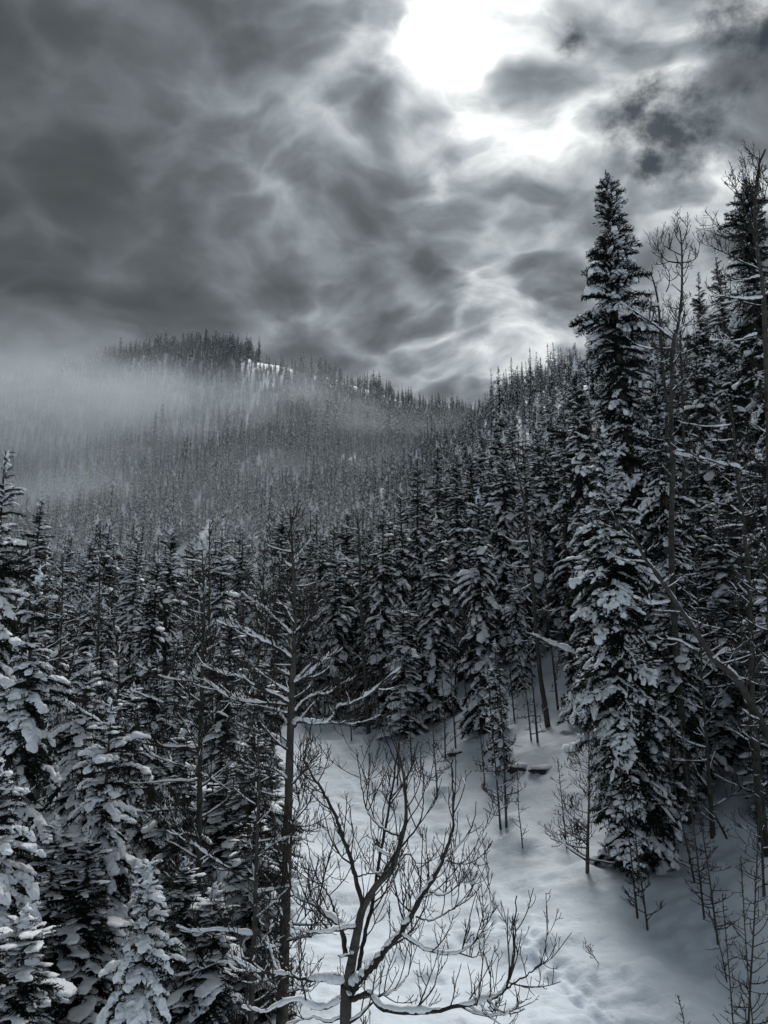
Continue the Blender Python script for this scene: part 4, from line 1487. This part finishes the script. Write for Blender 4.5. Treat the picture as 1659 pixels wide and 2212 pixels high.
o = aspen('aspen_tree', tr, .09, .018, [(world_path(C5, [(950, 1050), (900, 1060), (850, 1075), (800, 1060)], Y, Y - .4), .06, .014, 1.6),
                                        (world_path(C5, [(1000, 960), (1020, 900), (1010, 820), (940, 750)], Y, Y), .03, .01, .4)], (26, 1.2, .45), 10, .8, True, .8, 6.0, 1, tk=1.9)
tag(o, 'dark aspen stem leaning towards the tallest fir, beside the candelabra aspen', 'aspen tree', 'bare aspens close by')
tr = to_ground(world_path(C5, [(1120, 2900), (1112, 2000), (1100, 1500), (1090, 1250), (1120, 1080)], 26.5, 26.5))
o = aspen('aspen_tree', tr, .09, .02, (), (20, 1.1, .35), 11, .9, True, .8, 5.5, 1, tk=1.9)
tag(o, 'bare aspen stem closest behind the candelabra aspen', 'aspen tree', 'bare aspens close by')

# the big aspen at the photo edge
Y = 18.0
tr = to_ground(world_path(C5, [(1690, 3400), (1670, 2200), (1655, 1600), (1640, 1200), (1622, 900), (1590, 700), (1575, 400), (1600, 150), (1640, 40)], Y, Y))
L = []
for pts, dy, a, b, sn in (
    ([(1625, 1005), (1540, 1012), (1450, 1005), (1370, 992), (1300, 985)], -.5, .040, .010, 1.7),
    ([(1618, 865), (1560, 875), (1500, 890), (1430, 905), (1360, 890)], .5, .030, .008, 1.5),
    ([(1590, 1240), (1530, 1255), (1480, 1275), (1380, 1280), (1280, 1270)], .4, .030, .008, 1.5),
    ([(1580, 600), (1530, 480), (1460, 320), (1410, 230)], .4, .024, .008, .4),
    ([(1575, 420), (1540, 260), (1510, 150)], -.3, .020, .008, .3),
    ([(1590, 700), (1480, 620), (1380, 560), (1300, 520)], -.5, .026, .008, .6),
    ([(1610, 820), (1480, 760), (1360, 700), (1270, 650)], .3, .024, .008, .7),
    ([(1580, 480), (1640, 330), (1680, 120)], .2, .024, .008, .3)):
    L.append((world_path(C5, pts, Y, Y + dy), a, b, sn))
o = aspen('aspen_tree', tr, .095, .022, L, (46, 1.25, .25), 12, .7, True, .78, 8.5, 1, tk=1.7)
tag(o, 'tall twiggy aspen rising along the photo edge above the slanting trunk', 'aspen tree', 'bare aspens close by')

# the dark arching limbs in front of the shaded firs
tr = to_ground(world_path(C4, [(1560, 2300), (1540, 1600), (1510, 1200), (1460, 800), (1440, 600), (1420, 350), (1380, 200)], 22, 22))
L = []
for pts, dy, a, b, sn in (
    ([(1490, 720), (1460, 670), (1380, 655), (1330, 640), (1200, 600), (1110, 560), (1040, 550)], -.3, .05, .012, 2.0),
    ([(1450, 790), (1470, 850), (1510, 905), (1560, 960), (1600, 1040), (1650, 1140)], .2, .05, .014, 2.0),
    ([(1430, 480), (1340, 490), (1230, 480), (1150, 440)], .4, .03, .010, 1.3),
    ([(1450, 700), (1540, 640), (1640, 600)], .3, .03, .010, 1.5),
    ([(1500, 1060), (1400, 1060), (1300, 1080)], -.3, .026, .010, 1.5),
    ([(1420, 380), (1330, 390), (1220, 390), (1130, 370)], -.4, .028, .010, 1.6)):
    L.append((world_path(C4, pts, 22, 22 + dy), a, b, sn))
o = aspen('aspen_tree', tr, .085, .025, L, (26, 1.1, .15), 13, 1.2, True, .7, 7.0, 1, tk=1.8)
tag(o, 'aspen with one long arching limb white with snow in the shaded wood', 'aspen tree', 'bare aspens close by')

# the slim bare trunk leaning out over the gully stand
tr = world_path(ID, [(1186, 1590), (1175, 1510), (1165, 1440), (1150, 1250), (1138, 1120), (1125, 1050), (1108, 985)], 38, 38)
tr = to_ground(tr)
L = [(world_path(ID, pts, 38, 38 + dy), a, b, sn) for pts, dy, a, b, sn in (
    ([(1146, 1225), (1110, 1225), (1085, 1215), (1060, 1195)], -.5, .045, .010, 1.8), ([(1152, 1260), (1120, 1275), (1090, 1270)], .5, .04, .010, 2.0),
    ([(1143, 1170), (1110, 1170), (1080, 1150), (1065, 1125)], .3, .04, .010, 1.5), ([(1156, 1310), (1190, 1320), (1215, 1300)], .4, .035, .010, 1.5))]
o = aspen('aspen_tree', tr, .15, .03, L, (30, 1.4, .3), 14, 1.2, True, .8, 4.5, 1, tk=2.4)
tag(o, 'leaning bare trunk with snow-laden side limbs above the bank', 'aspen tree', 'bare aspens close by')

# the one-armed aspen of the middle distance
tr = to_ground(world_path(ID, [(795, 1560), (785, 1400), (778, 1250), (775, 1150), (772, 1120)], 48, 48))
L = [(world_path(ID, [(775, 1215), (755, 1213), (740, 1200), (730, 1192)], 48, 47.5), .07, .02, 2.2), (world_path(ID, [(774, 1145), (750, 1140), (735, 1128)], 48, 48.5), .05, .015, 1.6)]
o = aspen('aspen_tree', tr, .16, .04, L, (26, 1.4, .3), 15, 1.0, True, .9, 4.0, 1, tk=2.8)
tag(o, 'bare trunk with one bright snowy arm before the gully stand', 'aspen tree', 'bare aspens close by')

# ------------------------------------------------------------------ slim aspens standing on the snow bank
for i, (bx, by, tx, ty, r, n, ln, label, sn) in enumerate(BANK):
    b, y = hit_ground(bx, by)
    mid = at((bx + tx) / 2 + 4 * math.sin(i * 2.3), (by + ty) / 2, y)
    tp = at(tx, ty, y * (1 + 0.02 * math.sin(i * 1.7)))
    o = aspen('aspen_sapling' if r < .045 else 'aspen_tree', [b - Vector((0, 0, .2)), b + (mid - b) * .45, mid, tp], r * .82, .009, (), (int(n * 1.5), ln * 1.15, .10), 50 + i, sn * .8, False, ln * .55,
              6.5 if y < 32 else 4.5, 1 if ln > .45 else 0, tk=max(1.0, min(2.2, y / 14)), elev=(-15, 40))
    tag(o, label, 'bare sapling' if r < .045 else 'aspen tree', 'slim aspens on the snow bank')

# fallen twig lying on the open snow
b, y = hit_ground(1296, 2082)
rng = random.Random(77)
mb = MB()
e = at(1258, 2044, y * .99)
pa = smooth_path([b - Vector((0, 0, .05)), b.lerp(e, .5) + Vector((0, 0, .02)), e], 8)
tube(mb, pa - np.array(b), np.linspace(.010, .003, 8), 4)
twigs(mb, None, pa - np.array(b), np.linspace(.010, .003, 8), rng, 1, 16, .28, .4, t0=.2)
o = mb.obj('twig_spray', [M_TWIG]); o.location = b
tag(o, 'small spray of twigs poking out of the open snow near the tracks', 'twig')

# dark hollow under the bank: rocks with caps of snow
for i, (px, py, sx, sy, sz, label) in enumerate(((1122, 1664, .42, .3, .16, 'dark rock under an overhang of snow, at the leaning trunk side'),
                                               (1176, 1670, .48, .3, .16, 'dark rock under an overhang of snow, on its uphill side'),
                                               (985, 1632, .4, .3, .16, 'small dark rock at the feet of the bare stems'))):
    b, y = hit_ground(px, py)
    rng = random.Random(300 + i)
    root = empty('rock', b)
    mb = MB(); blob(mb, (0, .25, -.02), (sx, sy, sz), (1, .1, 0), rng, flat=1.0, rough=.3); mb.obj('stone', [M_ROCK], root)
    mb = MB()
    blob(mb, (0, .30, sz * .72), (sx * 1.15, sy * 1.1, sz * .95), (1, .05, 0), rng, flat=.35, rough=.12)
    blob(mb, (sx * .5, .55, sz * .75), (sx * .8, sy * 1.1, sz * .9), (1, .2, 0), rng, flat=.35, rough=.12)
    v, f = remesh(mb, .06, 2)
    mb = MB(); mb.add(v, f); mb.obj('snow_cap', [M_SNOW], root)
    tag(root, label, 'rock')

# ------------------------------------------------------------------ bare aspens scattered through the wood
AP = []
for k in range(5):
    rng = random.Random(700 + k)
    H = 11.0
    tr = [Vector((0, 0, -.4)), Vector((rng.uniform(-.2, .2), rng.uniform(-.2, .2), 3)), Vector((rng.uniform(-.4, .4), rng.uniform(-.4, .4), 7)), Vector((rng.uniform(-.6, .6), rng.uniform(-.6, .6), H))]
    o = aspen('aspen_tree', tr, .11, .014, (), (56, 1.35, .2), 700 + k, 1.0, False, .75, 3.6, 1, tk=2.4, base=(0, 0, 0), elev=(-10, 50))
    AP.append(o)
ASPEN_ZONES = [
    (34, 70, -14, 8, 26, 'bare aspen stem among the firs of the gully stand', 'bare aspens among the gully firs'),
    (26, 60, 9, 30, 18, 'bare aspen stem among the dark firs of the wooded bank', 'bare aspens on the wooded bank'),
    (22, 45, -27, -10, 12, 'bare aspen stem behind the fir thicket below the misty slope', 'bare aspens behind the thicket'),
    (110, 210, 5, 15, 16, 'pale feathery bare aspen on the crest of the dark ridge', 'bare aspens on the ridge'),
]
first = set()
for (r0, r1, t0, t1, cnt, label, group) in ASPEN_ZONES:
    got = tries = 0
    while got < cnt and tries < 3000:
        tries += 1
        r = math.sqrt(rngF.uniform(r0 * r0, r1 * r1)); th = R(rngF.uniform(t0, t1))
        x, y = r * math.sin(th), r * math.cos(th)
        if clearing(x, y):
            continue
        k = rngF.randrange(5)
        src = AP[k]
        if k not in first:
            o = src; first.add(k)
        else:
            o = src.copy(); C.objects.link(o)
            for ch in src.children:
                c = ch.copy(); C.objects.link(c); c.parent = o
        s = rngF.uniform(.6, 1.1)
        o.location = (x, y, gz(x, y) - .1)
        o.rotation_euler = (R(rngF.uniform(-4, 4)), R(rngF.uniform(-4, 4)), rngF.uniform(0, 6.28))
        o.scale = (s, s, s * rngF.uniform(.9, 1.15))
        tag(o, label, 'aspen tree', group)
        got += 1

# ------------------------------------------------------------------ say which tree is which: by what it stands next to
MARKS = [(1310, 700, 'the tallest fir'), (1300, 1200, 'the broad snowy fir'), (1440, 900, 'the candelabra aspen'), (1604, 600, 'the needle-sharp fir spire'),
         (1138, 1250, 'the leaning bare trunk'), (1030, 1250, 'the stout snow-plastered fir'), (826, 1250, 'the outermost fir of the gully stand'),
         (775, 1250, 'the one-armed bare trunk'), (1072, 950, 'the highest gully fir'), (632, 1400, 'the straight grey aspen'), (435, 1450, 'the thin aspen'),
         (483, 1250, 'the fir with big white lumps'), (372, 1250, 'the dark cluster fir'), (230, 1230, 'the shapely lone fir'), (88, 1350, 'the white-tipped thicket fir'),
         (415, 1200, 'the white glade on the slope'), (1180, 830, 'the crest of the dark ridge'), (950, 900, 'the notch below the peak'), (1400, 1450, 'the slanting aspen'),
         (906, 1050, 'the very narrow fir spire'), (1545, 620, 'the spire next to the needle-sharp fir'), (1240, 900, 'the dark fir on the tallest one')]
ORD = 'nearest second third fourth fifth sixth seventh eighth ninth tenth eleventh twelfth thirteenth fourteenth fifteenth sixteenth seventeenth eighteenth nineteenth twentieth'.split()
rowsL = {}
for o in list(C.objects):
    g = o.get('group', '')
    if o.parent is not None or not (g in {z[6] for z in ZONES} or g in {z[6] for z in ASPEN_ZONES}):
        continue
    isfir = o['category'] == 'fir tree'
    q = o.location + Vector((0, 0, 7.0 if not isfir else 7.0 * o.scale.z))
    dep = q.y * math.cos(PITCH) + q.z * math.sin(PITCH)
    px = 829.5 + 1610 * q.x / dep
    py = 1106 - 1610 * (q.z * math.cos(PITCH) - q.y * math.sin(PITCH)) / dep
    m = min(MARKS, key=lambda k: math.hypot(k[0] - px, (k[1] - py) * .8))
    ex, ey = px - m[0], py - m[1]
    if abs(ey) > abs(ex) * 1.2:
        rel = 'higher up behind' if ey < 0 else 'lower down by'
    else:
        peak = ex < 0
        rel = 'on the peak side of' if peak else 'on the bank side of'
    if isfir:
        ratio = o.scale.x / max(o.scale.z, 1e-6)
        kind = ('tall ' if o.scale.z > .95 else 'low ') + ('slim' if ratio < 1.0 else 'full') + ' fir'
    else:
        kind = ('tall' if o.scale.z > .9 else 'short') + ' bare aspen'
    rowsL.setdefault((kind, rel, m[2]), []).append((math.hypot(ex, ey), o))
for (kind, rel, mk), lst in rowsL.items():
    lst.sort(key=lambda k: k[0])
    for i, (_d, o) in enumerate(lst):
        if len(lst) == 1:
            o['label'] = kind + ' ' + rel + ' ' + mk
        else:
            o['label'] = kind + ' ' + rel + ' ' + mk + ', ' + ORD[min(i, 19)]
